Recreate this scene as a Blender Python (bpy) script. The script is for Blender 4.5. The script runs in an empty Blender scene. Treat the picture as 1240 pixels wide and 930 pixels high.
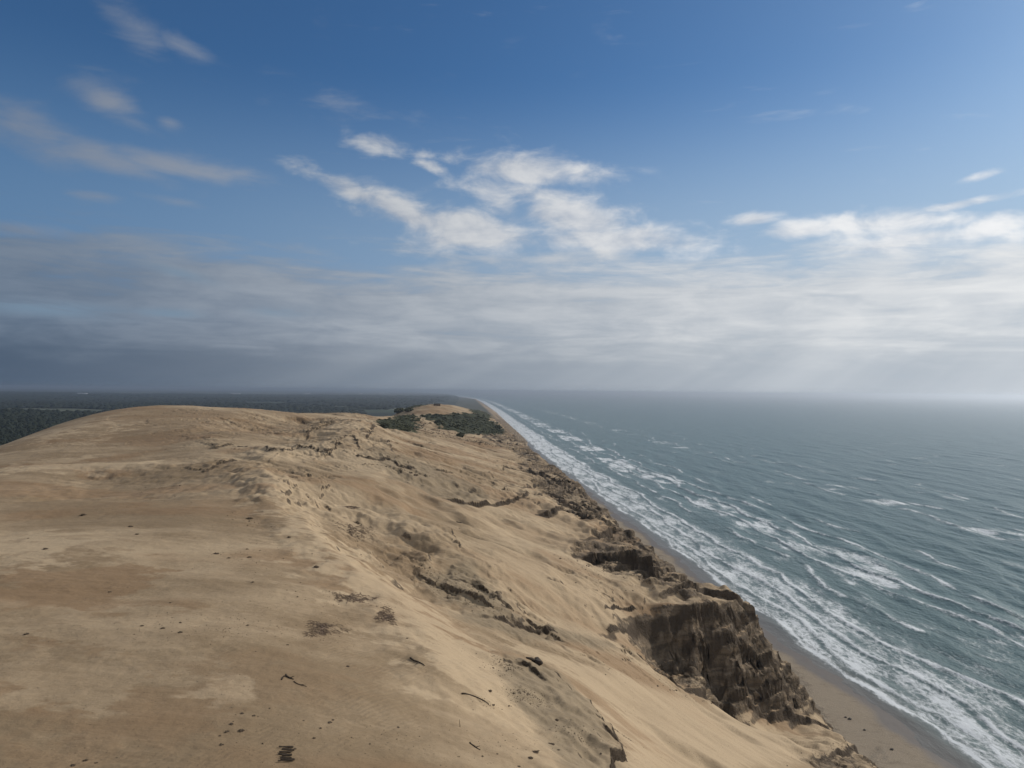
import bpy, math, random
import numpy as np

RES = 1.0            # grid density
random.seed(4)
rng = np.random.default_rng(11)
S = bpy.context.scene
COL = S.collection
R = math.radians

# ------------------------------------------------------------------ camera
CAM_H = 88.0
FPX = 885.0          # focal length in pixels of a 1240 wide picture
PITCH, ROLL = R(0.55), R(0.55)


def cam_matrix():
    cx, sx = math.cos(math.pi / 2 + PITCH), math.sin(math.pi / 2 + PITCH)
    cr, sr = math.cos(ROLL), math.sin(ROLL)
    rx = np.array([[1, 0, 0], [0, cx, -sx], [0, sx, cx]])
    rz = np.array([[cr, -sr, 0], [sr, cr, 0], [0, 0, 1]])
    return rx @ rz


CM = cam_matrix()


def ray(px, py):
    v = np.array([(px - 620.0) / FPX, (465.0 - py) / FPX, -1.0])
    return CM @ v


def at(px, py, z):
    """ground position seen at a bearing, for a known height"""
    d = ray(px, py)
    t = (z - CAM_H) / d[2]
    return d[0] * t, d[1] * t


# ------------------------------------------------------------------ noise
def _hash(ix, iy, seed):
    h = (ix.astype(np.int64) * 374761393 + iy.astype(np.int64) * 668265263 + seed * 1274126177) & 0xFFFFFFFF
    h = ((h ^ (h >> 13)) * 1274126177) & 0xFFFFFFFF
    return (h ^ (h >> 16)) & 0xFFFFFFFF


_ang = np.linspace(0, 2 * np.pi, 256, endpoint=False)
_GX, _GY = np.cos(_ang).astype(np.float32), np.sin(_ang).astype(np.float32)


def pnoise(x, y, seed=0):
    x = np.asarray(x, np.float64); y = np.asarray(y, np.float64)
    x0 = np.floor(x); y0 = np.floor(y)
    fx = (x - x0).astype(np.float32); fy = (y - y0).astype(np.float32)
    ix = x0.astype(np.int64); iy = y0.astype(np.int64)

    def g(dx, dy):
        k = _hash(ix + dx, iy + dy, seed) & 255
        return _GX[k] * (fx - dx) + _GY[k] * (fy - dy)
    u = fx * fx * fx * (fx * (fx * 6 - 15) + 10)
    v = fy * fy * fy * (fy * (fy * 6 - 15) + 10)
    a = g(0, 0); b = g(1, 0); c = g(0, 1); d = g(1, 1)
    return ((a + u * (b - a)) * (1 - v) + (c + u * (d - c)) * v) * 1.5


def fbm(x, y, octv=4, seed=0, gain=0.5):
    s = 0; a = 1.0; f = 1.0
    for o in range(octv):
        s = s + a * pnoise(x * f + 17.3 * o, y * f - 9.1 * o, seed + o)
        a *= gain; f *= 2.03
    return s


def ridged(x, y, octv=4, seed=0):
    s = 0; a = 0.5; f = 1.0
    for o in range(octv):
        s = s + a * (1 - np.abs(pnoise(x * f + 5.7 * o, y * f + 3.3 * o, seed + o)) * 1.6)
        a *= 0.5; f *= 2.1
    return s


def sstep(a, b, x):
    t = np.clip((x - a) / (b - a), 0, 1)
    return t * t * (3 - 2 * t)


# ------------------------------------------------------------------ coast line
XW_T = np.array([(-400, 118), (0, 112), (100, 110), (173, 106), (215, 103), (258, 97), (378, 90), (623, 70), (986, 41), (1500, 12),
                 (2163, -26), (3300, -88), (4500, -160), (6000, -260), (8000, -430), (12000, -900), (20000, -2500), (60000, -9000)], float)


def xw(y):
    return np.interp(y, XW_T[:, 0], XW_T[:, 1])


CREST = [(905, 745, 32), (842, 708, 36), (790, 667, 40), (737, 632, 44), (700, 592, 47.5), (660, 560, 50), (626, 531, 52.5), (606, 514, 56), (586, 499, 60)]
_cw = [(*at(a, b, z), z) for a, b, z in CREST]
CR_Y = np.array([-400, 152, 170] + [c[1] for c in _cw] + [1250, 1500, 2500, 6000, 20000, 60000], float)
CR_X = np.array([140, 120, 58] + [c[0] for c in _cw] + [-22, -22, -75, -300, -2550, -9100], float)
CR_Z = np.array([60, 50, 31] + [c[2] for c in _cw] + [46, 30, 22, 20, 20, 20], float)

# ------------------------------------------------------------------ surveyed heights
SURVEY = [
    # plateau under the viewer
    (0, 930, 62), (150, 930, 61.5), (300, 930, 61), (450, 930, 60), (600, 930, 58), (690, 930, 56),
    (0, 800, 63.2), (150, 800, 62.8), (300, 800, 62.2), (420, 800, 61), (500, 800, 59.3),
    (0, 700, 64), (150, 700, 64), (300, 700, 63.8), (380, 690, 62.8),
    (0, 630, 64.8), (150, 630, 65), (270, 620, 65.4), (335, 612, 64.4),
    (0, 578, 65.2), (150, 578, 65.3), (235, 572, 66.6),
    # far dune
    (2, 547, 66.5), (60, 520, 71), (110, 503, 75), (200, 493, 78), (300, 496, 76.8), (390, 501, 74), (450, 503, 72.5),
    (150, 530, 70.3), (250, 530, 71.3), (330, 527, 71), (200, 556, 67), (90, 556, 66.4),
    (380, 520, 72), (430, 519, 71.2), (395, 543, 68.8), (312, 541, 69.8), (285, 562, 67.6),
    # seaward slope
    (430, 690, 60.8), (500, 765, 58.6), (560, 830, 57.2),
    (450, 605, 61.8), (400, 572, 65), (480, 558, 65.2), (560, 555, 60), (620, 572, 54.5),
    (540, 640, 56), (600, 640, 53.3), (680, 640, 48.5),
    (520, 700, 55.3), (600, 712, 50.8), (680, 702, 46), (760, 702, 41),
    (560, 762, 53.3), (640, 782, 48.5), (715, 772, 42), (760, 770, 37),
    (800, 752, 36), (840, 765, 33.5), (785, 795, 31), (832, 834, 21.5), (920, 864, 14), (1008, 884, 7.5),
    (935, 800, 23), (800, 808, 26.5), (872, 851, 17.2), (962, 874, 10.5), (880, 800, 26.5), (838, 796, 29.5), (958, 848, 13.5), (918, 830, 18.5), (850, 822, 23.5), (870, 765, 32),
    # terrace and gully below it
    (630, 850, 54), (700, 880, 52), (735, 920, 51), (680, 815, 50.5), (765, 850, 41), (800, 905, 42), (740, 810, 42.5),
    (900, 925, 33), (990, 928, 21), (950, 893, 19.5), (1000, 900, 11), (880, 880, 28),
    (1075, 928, 3), (1042, 897, 3.5), (1020, 884, 4),
    # headland
    (480, 514, 66.5), (550, 514, 62.5), (595, 522, 55.5), (525, 489, 73), (498, 493, 71.5), (548, 490.5, 71.5), (578, 498, 64.5), (560, 497, 66.5), (500, 505, 67), (468, 506, 69.5), (520, 522, 62.5),
]
PTS = [(*at(a, b, z), z) for a, b, z in SURVEY]
PTS += [(*at(a, b, z), z) for a, b, z in CREST]
PTS += [(x + 25, y + 8, z - 2) for x, y, z in [(*at(a, b, z), z) for a, b, z in CREST[1:]]]
PTS += [(0, -60, 60), (-70, -30, 61), (-90, 60, 62.5), (40, 0, 46), (40, -80, 46), (72, 30, 22), (84, 110, 9), (90, -60, 10), (95, 60, 4), (88, 150, 5.5),
        (-190, 140, 60), (-240, 120, 30), (-245, 225, 34), (-275, 300, 34), (-300, 380, 36), (-370, 480, 28), (-300, 560, 36), (-210, 620, 36), (-250, 820, 24),
        (-120, 640, 50), (-150, 760, 46), (-160, 1000, 28), (-90, 1080, 44), (-60, 1230, 30), (-300, 1100, 20), (-200, 1400, 20), (-60, 1450, 26), (-700, 700, 19), (-900, 1400, 19),
        (-200, -60, 40), (-320, -60, 20), (-320, 150, 20), (20, 1150, 40)]
PTS = np.array(PTS, float)


def warp(x, y):
    w = y + 140.0
    return x / w * 1.3, np.log(np.maximum(w, 5.0))


def _phi(r2):
    return r2 * np.log(r2 + 1e-9)


_pu, _pv = warp(PTS[:, 0], PTS[:, 1])
_n = len(PTS)
_A = np.zeros((_n + 3, _n + 3))
_A[:_n, :_n] = _phi((_pu[:, None] - _pu) ** 2 + (_pv[:, None] - _pv) ** 2) + np.eye(_n) * 2e-4
_A[:_n, _n] = 1; _A[:_n, _n + 1] = _pu; _A[:_n, _n + 2] = _pv
_A[_n:, :_n] = _A[:_n, _n:].T
_w = np.linalg.solve(_A, np.concatenate([PTS[:, 2], np.zeros(3)]))


def rbf(x, y):
    sh = np.shape(x)
    u, v = warp(np.ravel(x).astype(np.float64), np.ravel(y).astype(np.float64))
    out = _w[_n] + _w[_n + 1] * u + _w[_n + 2] * v
    u = u.astype(np.float32); v = v.astype(np.float32)
    acc = np.zeros(len(u), np.float32)
    for k in range(_n):
        r2 = (u - np.float32(_pu[k])) ** 2 + (v - np.float32(_pv[k])) ** 2
        acc += np.float32(_w[k]) * (r2 * np.log(r2 + np.float32(1e-9)))
    return (out + acc).reshape(sh)


def rbf_exact(x, y):
    u, v = warp(np.ravel(x), np.ravel(y))
    o = _w[_n] + _w[_n + 1] * u + _w[_n + 2] * v
    return (o + _phi((u[:, None] - _pu) ** 2 + (v[:, None] - _pv) ** 2) @ _w[:_n]).reshape(np.shape(x))


def beach_z(x, y):
    d = xw(y) - x
    return np.where(d > 0, np.minimum(0.055 * d, 0.8 + 0.03 * d), 0.05 * d)


def base_height(x, y, fn=rbf):
    z = fn(x, y)
    xc = np.interp(y, CR_Y, CR_X); zc = np.interp(y, CR_Y, CR_Z)
    jag = 2.5 * fbm(y / 38.0, y * 0 + 3.1, 4, 5) * sstep(185, 230, y)
    d = x - (xc + jag)
    slope = np.interp(y, [0, 150, 170, 700, 1500, 3000], [0.5, 0.8, 1.35, 1.2, 0.8, 0.5])
    face = zc + 0.5 - np.where(d > 0, slope * d, 0.30 * d)
    far = sstep(1450, 1900, y)
    z = z * (1 - far) + far * np.where(d < 0, zc - 0.02 * np.abs(d), zc)
    z = np.minimum(z, face)
    return np.maximum(z, beach_z(x, y)), d


def hit(pts):
    """first ground point met along each bearing"""
    pts = np.asarray(pts, float)
    D = np.array([ray(a, b) for a, b in pts])
    D /= np.linalg.norm(D, axis=1)[:, None]
    ts = np.exp(np.linspace(math.log(30), math.log(2500), 900))
    X = D[:, 0:1] * ts; Y = D[:, 1:2] * ts; Z = CAM_H + D[:, 2:3] * ts
    H, _ = base_height(X, Y, rbf)
    below = Z < H
    k = np.where(below.any(1), below.argmax(1), len(ts) - 1)
    i = np.arange(len(pts)); k0 = np.maximum(k - 1, 0)
    a = (Z - H)[i, k0]; b = (Z - H)[i, k]
    f = np.where(k > 0, a / np.maximum(a - b, 1e-6), 0)
    f = np.clip(f, 0, 1)
    t = ts[k0] + (ts[k] - ts[k0]) * f
    return np.stack([D[:, 0] * t, D[:, 1] * t, CAM_H + D[:, 2] * t], 1)


# ------------------------------------------------------------------ ledges, outcrops, patches  (bearing x, bearing y, height m)
LEDGES = [
    # pts, back length, raggedness
    ([(640, 800, 0), (668, 812, .5), (690, 830, .7), (712, 850, .9), (735, 880, 1.1), (748, 905, 1.2), (745, 935, 1.2)], 9, .9, -1),
    ([(560, 742, 0), (600, 748, .6), (630, 752, 1.3), (650, 757, 1.7), (668, 762, 1.2), (690, 768, 0)], 10, .5, 1),
    ([(520, 602, 0), (545, 603, 1.2), (575, 606, 1.8), (600, 608, 1.6), (640, 606, 1), (665, 603, 0)], 14, .6, 1),
    ([(232, 572, 0), (252, 571, .7), (268, 562, 1.3), (285, 556, 1.0), (305, 553, 0)], 9, .6, 1),
    ([(250, 543, 0), (262, 543, .9), (275, 539, 1.2), (284, 538, 0)], 8, .5, 1),
    ([(312, 541, 0), (322, 548, .8), (345, 550, .9), (360, 541, .8), (385, 547, 1.2), (398, 550, 1.2), (410, 545, 1.0), (425, 548, .6), (432, 545, 0)], 7, .8, 1),
    ([(430, 552, 0), (440, 556, 1.0), (458, 560, 1.2), (470, 558, 1.6), (480, 565, 1.8), (495, 569, 1.2), (507, 571, 0)], 10, .8, 1),
    ([(365, 535, 0), (370, 530, 1), (376, 521, 1.2), (395, 515, 1.2), (408, 509, 1), (420, 511, 0)], 9, .7, 1),
    ([(404, 552, 0), (412, 540, .9), (428, 535, .9), (433, 546, .9), (436, 552, 0)], 7, .6, 1),
    ([(442, 540, 0), (448, 531, 1.4), (453, 521, 1.4), (455, 518, 0)], 8, .6, 1),
    ([(466, 532, 0), (470, 540, 1.2), (474, 548, 1.2), (478, 556, 0)], 8, .6, -1),
    ([(520, 572, 0), (532, 572, .9), (545, 574, .9), (552, 575, 0)], 8, .6, 1),
    ([(490, 585, 0), (496, 584, .8), (502, 586, 0)], 5, .6, 1),
    ([(600, 575, 0), (612, 568, 1.2), (640, 572, 1.4), (662, 578, 1.4), (680, 590, 1)], 18, .7, 1),
    ([(625, 600, 0), (650, 590, 1.4), (672, 584, 1.6), (700, 596, 1)], 18, .8, 1),
    ([(640, 618, 0), (670, 625, 2), (690, 622, 2.4), (720, 634, 2)], 20, .8, 1),
    ([(700, 672, 0), (722, 674, 2.5), (750, 684, 4), (775, 695, 4), (798, 702, 2.5), (820, 706, 0)], 24, .9, 1),
    ([(700, 650, 0), (722, 652, 2), (745, 645, 2.4), (770, 650, 2.6), (790, 662, 1)], 24, .8, 1),
    ([(725, 770, 0), (745, 764, .8), (770, 758, 1.4), (800, 757, 1.8), (840, 752, 2.6), (880, 752, 3), (905, 757, 2)], 20, .8, 1),
    ([(725, 748, 0), (745, 740, .8), (765, 741, .8), (785, 737, 0)], 10, .5, 1),
    ([(800, 728, 0), (820, 722, 2), (850, 724, 3), (880, 735, 3), (900, 742, 2)], 18, .8, 1),
    ([(770, 792, 0), (800, 812, 1.2), (835, 836, 1.8), (880, 853, 2.0), (925, 864, 2.0), (970, 874, 1.6), (1005, 884, 1), (1020, 890, 0)], 10, .7, 1),
    ([(820, 785, 0), (850, 788, 1.8), (890, 782, 2.4), (930, 800, 2.2), (955, 830, 1.2)], 10, .9, 1),
    ([(850, 815, 0), (890, 820, 1.6), (930, 838, 2), (965, 852, 1)], 8, .9, 1),
    ([(970, 918, 0), (1000, 913, 1.2), (1035, 908, 1.8), (1062, 910, 2.2), (1078, 922, 2)], 12, .8, 1),
    ([(655, 703, 0), (668, 709, .7), (680, 714, .7), (692, 720, 0)], 6, .5, 1),
    ([(712, 718, 0), (725, 722, .6), (742, 731, .6), (750, 734, 0)], 6, .5, 1),
    ([(545, 692, 0), (560, 698, .9), (580, 708, 1), (600, 722, .8), (612, 735, 0)], 7, .7, 1),
    ([(500, 685, 0), (520, 690, .6), (545, 705, .6), (560, 715, 0)], 6, .7, 1),
    ([(408, 612, 0), (420, 614, .6), (432, 617, .7), (440, 622, 0)], 4, .6, 1),
    ([(600, 806, 0), (612, 802, .5), (640, 810, .7), (655, 822, .5), (664, 832, 0)], 5, .6, 1),
    ([(540, 640, 0), (548, 650, .9), (556, 662, .9), (556, 672, 0)], 6, .4, -1),
]
for _k in LEDGES:
    pass
LEDGE_K = 0.85
_LW = []
for pts, back, rag, side in LEDGES:
    h = hit([(p[0], p[1]) for p in pts])
    _LW.append((h[:, :2], np.array([p[2] for p in pts], float), back, rag, side))


def seg_dist(px, py, P, h):
    """signed distance (left of travel positive) and height, for a polyline"""
    best = np.full(px.shape, 1e9, np.float32); sd = np.zeros(px.shape, np.float32); hh = np.zeros(px.shape, np.float32)
    for k in range(len(P) - 1):
        ax, ay = P[k]; bx, by = P[k + 1]
        dx, dy = bx - ax, by - ay
        L2 = dx * dx + dy * dy + 1e-9
        t = np.clip(((px - ax) * dx + (py - ay) * dy) / L2, 0, 1)
        qx = px - (ax + t * dx); qy = py - (ay + t * dy)
        d2 = np.sqrt(qx * qx + qy * qy)
        s = np.where(dx * (py - ay) - dy * (px - ax) > 0, 1.0, -1.0)
        m = d2 < best
        best = np.where(m, d2, best); sd = np.where(m, s * d2, sd); hh = np.where(m, h[k] + (h[k + 1] - h[k]) * t, hh)
    return sd, hh


def in_poly(px, py, poly):
    c = np.zeros(px.shape, bool)
    n = len(poly)
    for i in range(n):
        x1, y1 = poly[i]; x2, y2 = poly[(i + 1) % n]
        if y1 == y2:
            continue
        c ^= ((y1 > py) != (y2 > py)) & (px < (x2 - x1) * (py - y1) / (y2 - y1) + x1)
    return c


def poly_mask(px, py, poly, soft):
    """1 inside, falling to 0 'soft' metres outside"""
    out = np.zeros(px.shape, np.float32)
    x0, y0 = poly.min(0) - soft * 1.5; x1, y1 = poly.max(0) + soft * 1.5
    m = (px > x0) & (px < x1) & (py > y0) & (py < y1)
    if not m.any():
        return out
    qx, qy = px[m], py[m]
    closed = np.vstack([poly, poly[:1]])
    sd, _ = seg_dist(qx, qy, closed, np.zeros(len(closed)))
    d = np.abs(sd)
    ins = in_poly(qx, qy, poly)
    out[m] = np.where(ins, 0.5 + 0.5 * np.clip(d / soft, 0, 1), 0.5 - 0.5 * np.clip(d / soft, 0, 1))
    return out


ROCK_POLYS = [
    [(778, 778), (802, 763), (900, 747), (960, 806), (985, 835), (1012, 882), (960, 874), (915, 863), (830, 833), (790, 805)],
    [(690, 666), (740, 640), (790, 664), (842, 706), (902, 741), (850, 738), (805, 716), (760, 700)],
    [(628, 562), (645, 550), (665, 562), (702, 590), (740, 632), (705, 636), (672, 616), (650, 592)],
    [(575, 520), (602, 513), (626, 530), (660, 560), (642, 556), (612, 543), (590, 532)],
    [(975, 920), (1010, 911), (1062, 908), (1085, 935), (1000, 935)],
]
CLAY_POLYS = [   # grey-brown crusted ground
    [(600, 800), (660, 802), (715, 846), (752, 900), (748, 940), (690, 940), (650, 870), (610, 840)],
    [(540, 735), (600, 735), (680, 755), (760, 790), (640, 775), (570, 755)],
    [(500, 680), (570, 682), (620, 735), (590, 745), (530, 715)],
    [(440, 545), (520, 565), (600, 600), (560, 610), (470, 580)],
]
GREEN_POLYS = [
    [(455, 512), (478, 506), (500, 502), (505, 515), (502, 523), (480, 522), (460, 516)],
    [(512, 503), (545, 501), (580, 502), (600, 512), (612, 524), (590, 526), (560, 524), (535, 518), (520, 508)],
    [(556, 490), (566, 490), (584, 499), (600, 508), (592, 508), (570, 498)],
    [(490, 489), (520, 488), (515, 492), (492, 497)],
]


def wpoly(p):
    return hit(p)[:, :2]


# stains and drifts of differing sand: outline, paler(+)/darker(-), redness, softness
PATCHES = [
    ([(0, 648), (60, 646), (110, 655), (130, 672), (90, 686), (0, 690)], 0.8, 0, 2.0),
    ([(0, 690), (90, 690), (172, 678), (178, 700), (115, 736), (60, 730), (0, 740)], -0.35, 1.0, 1.2),
    ([(20, 765), (60, 755), (70, 780), (20, 782)], -0.2, 0.7, 1.0),
    ([(70, 668), (110, 660), (145, 676), (100, 690)], -0.8, 0.2, 2.0),
    ([(150, 835), (250, 832), (270, 870), (230, 905), (130, 890)], -0.35, 0.6, 1.5),
    ([(200, 795), (330, 790), (420, 798), (420, 850), (330, 862), (230, 835)], -0.25, 0.45, 2.5),
    ([(0, 880), (120, 880), (160, 930), (0, 935)], -0.3, 0.5, 2.0),
    ([(0, 805), (150, 800), (205, 820), (160, 860), (0, 860)], 0.15, -0.6, 2.0),
    ([(60, 735), (250, 735), (330, 775), (200, 795), (60, 790)], 0.1, -0.5, 3.0),
    ([(245, 820), (290, 820), (290, 850), (240, 860)], 0.6, 0, 1.0),
    ([(120, 505), (200, 497), (300, 500), (290, 525), (200, 532), (130, 525)], -0.55, 0.25, 10),
    ([(40, 530), (75, 520), (90, 522), (60, 545)], 0.7, 0, 4),
    ([(95, 535), (130, 515), (140, 517), (110, 545)], 0.6, 0, 4),
    ([(0, 566), (190, 561), (190, 569), (0, 573)], 0.9, 0, 4),
    ([(0, 600), (140, 604), (180, 618), (0, 620)], -0.4, 0.1, 3),
    ([(30, 556), (110, 552), (110, 558), (30, 562)], 0.6, 0, 3),
    ([(250, 600), (330, 612), (320, 640), (230, 620)], 0, 0.5, 3),
    # bright dry sand blown over the edge
    ([(325, 605), (345, 605), (430, 672), (520, 740), (640, 852), (610, 872), (530, 822), (440, 745), (385, 690)], 0.9, -0.3, 3),
    ([(290, 560), (312, 556), (345, 600), (330, 612)], 0.5, 0, 4),
    ([(595, 765), (720, 812), (800, 835), (920, 872), (1005, 900), (900, 932), (790, 935), (745, 850), (690, 815)], 0.9, -0.2, 3),
    ([(690, 610), (730, 650), (690, 680), (600, 640), (640, 615)], 0.5, 0, 5),
    ([(600, 660), (690, 700), (760, 740), (800, 752), (720, 760), (640, 720)], 0.45, 0.2, 5),
    ([(305, 545), (395, 548), (390, 556), (330, 556)], 0.9, 0, 3),
    ([(400, 515), (440, 512), (450, 525), (420, 530)], 0.6, 0, 4),
    # darker crusts
    ([(415, 635), (470, 640), (540, 690), (560, 735), (480, 712), (430, 670)], -0.55, 0.35, 4),
    ([(470, 575), (560, 580), (560, 620), (480, 610)], -0.2, 0.5, 6),
    ([(360, 740), (400, 735), (480, 730), (490, 765), (430, 755), (390, 790), (350, 775)], -0.4, 0.1, 1.5),
]
SMOOTH = [17, 18, 19, 20, 21]
PATCH_W = [(hit(p)[:, :2], a, b, c) for p, a, b, c in PATCHES]
BUMPS = [
    ([(365, 592), (450, 612), (535, 685), (555, 735), (490, 712), (425, 668), (365, 622)], -2.0, 9),
    ([(385, 545), (395, 520), (420, 510), (450, 516), (470, 540), (440, 552)], 1.6, 12),
    ([(320, 503), (390, 505), (395, 515), (330, 522), (250, 522)], -1.6, 14),
    ([(290, 562), (312, 556), (350, 600), (330, 610)], 1.2, 6),
    ([(310, 541), (350, 546), (345, 556), (318, 554)], 1.0, 6),
    ([(100, 575), (220, 578), (200, 600), (60, 600)], -1.3, 12),
    ([(0, 566), (190, 560), (200, 568), (0, 575)], 0.8, 8),
    ([(590, 700), (680, 735), (720, 755), (640, 750)], -1.6, 8),
    ([(690, 720), (780, 738), (800, 752), (730, 748)], 1.0, 7),
    ([(600, 620), (690, 640), (680, 665), (590, 645)], -1.4, 10),
]
BUMP_W = [(hit(p)[:, :2], b, c) for p, b, c in BUMPS]
RIDGES = [([(275, 556), (310, 585), (345, 617), (385, 655), (430, 690), (470, 724), (505, 757), (560, 825), (610, 868)], 1.6, 18, 5, 1), ([(560, 655), (600, 668), (660, 690), (720, 712), (775, 735)], 0.9, 7, 14, 1)]
RIDGE_W = [(hit(p)[:, :2], a, b, c, d) for p, a, b, c, d in RIDGES]
ROCK_W = [wpoly(p) for p in ROCK_POLYS]
CLAY_W = [wpoly(p) for p in CLAY_POLYS]
GREEN_W = [wpoly(p) for p in GREEN_POLYS]


# ------------------------------------------------------------------ full terrain
def terrain(x, y):
    z, dcrest = base_height(x, y)
    x32 = x.astype(np.float32); y32 = y.astype(np.float32)
    rock = np.zeros(x.shape, np.float32)
    wob = fbm(x / 5.0, y / 5.0, 3, 31)
    for p in ROCK_W:
        rock = np.maximum(rock, poly_mask(x32 + wob * 2.2, y32 + wob * 3.0, p, 3.5))
    on_face = sstep(-2.5, 1.0, dcrest + wob * 2.0) * sstep(176, 186, y) * sstep(2.0, 4.0, z - beach_z(x, y) + 1.2) * (1 - sstep(1400, 2500, y) * 0.6)
    rock = np.maximum(rock, on_face.astype(np.float32))
    clay = np.zeros(x.shape, np.float32)
    for p in CLAY_W:
        clay = np.maximum(clay, poly_mask(x32 + wob * 1.5, y32 + wob * 2.0, p, 4.0))
    green = np.zeros(x.shape, np.float32)
    for p in GREEN_W:
        green = np.maximum(green, poly_mask(x32 + wob * 4, y32 + wob * 10, p, 8.0))
    edge = np.zeros(x.shape, np.float32)
    # ledges: a sharp step facing one way, dying away behind
    for P, h, back, rag, side in _LW:
        hm = h.max()
        x0, y0 = P.min(0) - back * 2.5 - 3; x1, y1 = P.max(0) + back * 2.5 + 3
        m = (x > x0) & (x < x1) & (y > y0) & (y < y1)
        if not m.any():
            continue
        qx, qy = x32[m], y32[m]
        sc = max(hm, 0.7)
        jx = fbm(qx / (3.2 * sc), qy / (3.2 * sc), 4, 71) * rag * sc * 1.2
        sd, hh = seg_dist(qx + jx, qy + jx * 0.8, P, h)
        sd = sd * side
        n = 0.75 + 0.6 * fbm(qx / (2.0 * sc), qy / (2.0 * sc), 2, 91)
        hh = hh * np.clip(n, 0.1, 1.5)
        hh = hh * LEDGE_K
        w = 0.30 * hm + 0.15
        step = sstep(-w * 0.5, w * 0.5, sd) * np.exp(-np.maximum(sd, 0) / back)
        z[m] += step * hh * sstep(0.6, 2.2, z[m] - beach_z(x[m], y[m]))
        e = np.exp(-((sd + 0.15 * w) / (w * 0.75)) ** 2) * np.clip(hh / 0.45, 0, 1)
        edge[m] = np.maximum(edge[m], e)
    # sand relief
    sand = (1 - np.clip(rock, 0, 1)) * (1 - sstep(1400, 1800, y) * 0.7)
    dry = sstep(0.6, 3.0, z - beach_z(x, y))
    # streaky wind relief, running down the slope to seaward
    a = x * 0.86 - y * 0.5; b = x * 0.5 + y * 0.86
    slopeside = sstep(-10, 12, x - np.interp(y, [40, 64, 114, 159, 232, 400], [8, 1, -24, -50, -89, -120]))
    rel = 0.9 * fbm(x / 60, y / 60, 2, 1) + 0.45 * fbm(a / 40 + 9, b / 12, 4, 3) * slopeside + 0.10 * fbm(a / 9, b / 2.6, 3, 8) * slopeside
    rel = rel + (0.28 * fbm(x / 26, y / 13, 4, 13) + 0.05 * fbm(x / 3, y / 2.2, 3, 23)) * (1 - slopeside * 0.5)
    gul = np.clip(fbm(a / 22, b / 7, 3, 47), 0, 1) * sstep(0.0, 0.5, fbm(x / 45, y / 45, 2, 51) + 0.25)
    rel = rel - 0.7 * gul * slopeside
    rel = rel - 1.3 * sstep(0.08, 0.5, fbm(a / 46 + 5, b / 26, 4, 53)) * slopeside
    crust = sstep(0.0, 0.35, fbm(x / 18 + 8, y / 12, 4, 191)) * (1 - slopeside)
    rel = rel + crust * 0.13 * (ridged(x / 4.5, y / 1.9, 4, 195) - 0.6) * (1 - sstep(150, 300, y))
    z = z + rel * sand * dry
    # small ragged scarps where damp sand has slipped
    area = sstep(-0.15, 0.25, fbm(x / 55 + 2.2, y / 55, 3, 161)) * slopeside * sstep(8, 25, y)
    hump = np.exp(-(((x + 85) / 55) ** 2 + ((y - 320) / 90) ** 2))
    area = np.clip(area + 1.2 * hump, 0, 1)
    for kk in SMOOTH:
        area = area * (1 - sstep(0.0, 0.9, poly_mask(x32 + wob * 1.5, y32 + wob * 1.5, PATCH_W[kk][0], 4.0)))
    for si, (sc, hh_, cut) in enumerate([(26, .50, .12), (18, .32, -.18), (11, .25, .2), (34, .55, -.3), (14, .3, .38), (8, .18, .05), (6, .15, -.2)]):
        nn = fbm(a / sc * 0.75 + 4.1 * si, b / sc * 1.5, 5, 165 + 3 * si, 0.55) - cut
        wdt = 0.012 + 0.25 / sc
        stp = sstep(-wdt, wdt, nn) - np.clip((nn + 0.5), 0, 1)
        z = z + stp * hh_ * area * sand * dry * np.clip(0.4 + 1.3 * fbm(x / 30 + si, y / 30, 2, 181), 0, 1.2)
    z = z + clay * (0.35 * ridged(a / 7, b / 3.5, 4, 61) - 0.2) * dry
    for P, hb, sb in BUMP_W:
        z = z + 1.4 * hb * sstep(0, 1, poly_mask(x32 + wob * 2, y32 + wob * 2, P, sb))
    for P, h, bl, br, side in RIDGE_W:
        x0, y0 = P.min(0) - 60; x1, y1 = P.max(0) + 60
        m = (x > x0) & (x < x1) & (y > y0) & (y < y1)
        if m.any():
            qx, qy = x32[m], y32[m]
            hp = np.full(len(P), h); hp[0] = 0; hp[-1] = 0
            sd, hh = seg_dist(qx + wob[m] * 1.2, qy + wob[m] * 1.2, P, hp)
            sd = sd * side
            z[m] += hh * np.where(sd > 0, np.exp(-sd / bl), np.exp(-(sd / br) ** 2 * 0.6))
    # clay cliff: gullied, blocky
    if True:
        g1 = ridged(y / 8.0 + wob * 0.25, x / 34.0 + y / 60.0, 4, 101) - 0.55
        g2 = fbm(x / 6.0, y / 6.0, 4, 111)
        blk = fbm(x / 13.0, y / 13.0, 3, 121)
        rr = np.clip(rock, 0, 1) * dry
        fr_ = 1 - 0.45 * sstep(225, 330, y)
        zr = z + rr * fr_ * (1.0 * g1 + 0.25 * g2 + 0.8 * blk + 0.15 * fbm(x / 2.2, y / 2.2, 3, 113) - 1.1)
        # strata: benches every few metres
        st = 3.1 + 0.8 * pnoise(x / 40, y / 40, 131)
        dip = 0.10 * (y - 180) - 0.12 * x
        q = (zr + dip) / st; fl = np.floor(q); fr = q - fl
        bench = (fl + sstep(0.3, 0.7, fr)) * st - dip
        z = zr + (bench - zr) * 0.72 * rr
    z = np.maximum(z, beach_z(x, y) + 0.03 * fbm(x / 6, y / 14, 3, 141))
    # scrub hummocks
    z = z + green * (0.3 + 0.9 * fbm(x / 7, y / 12, 3, 151))
    return z, rock, clay, green, edge, dcrest


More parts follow.
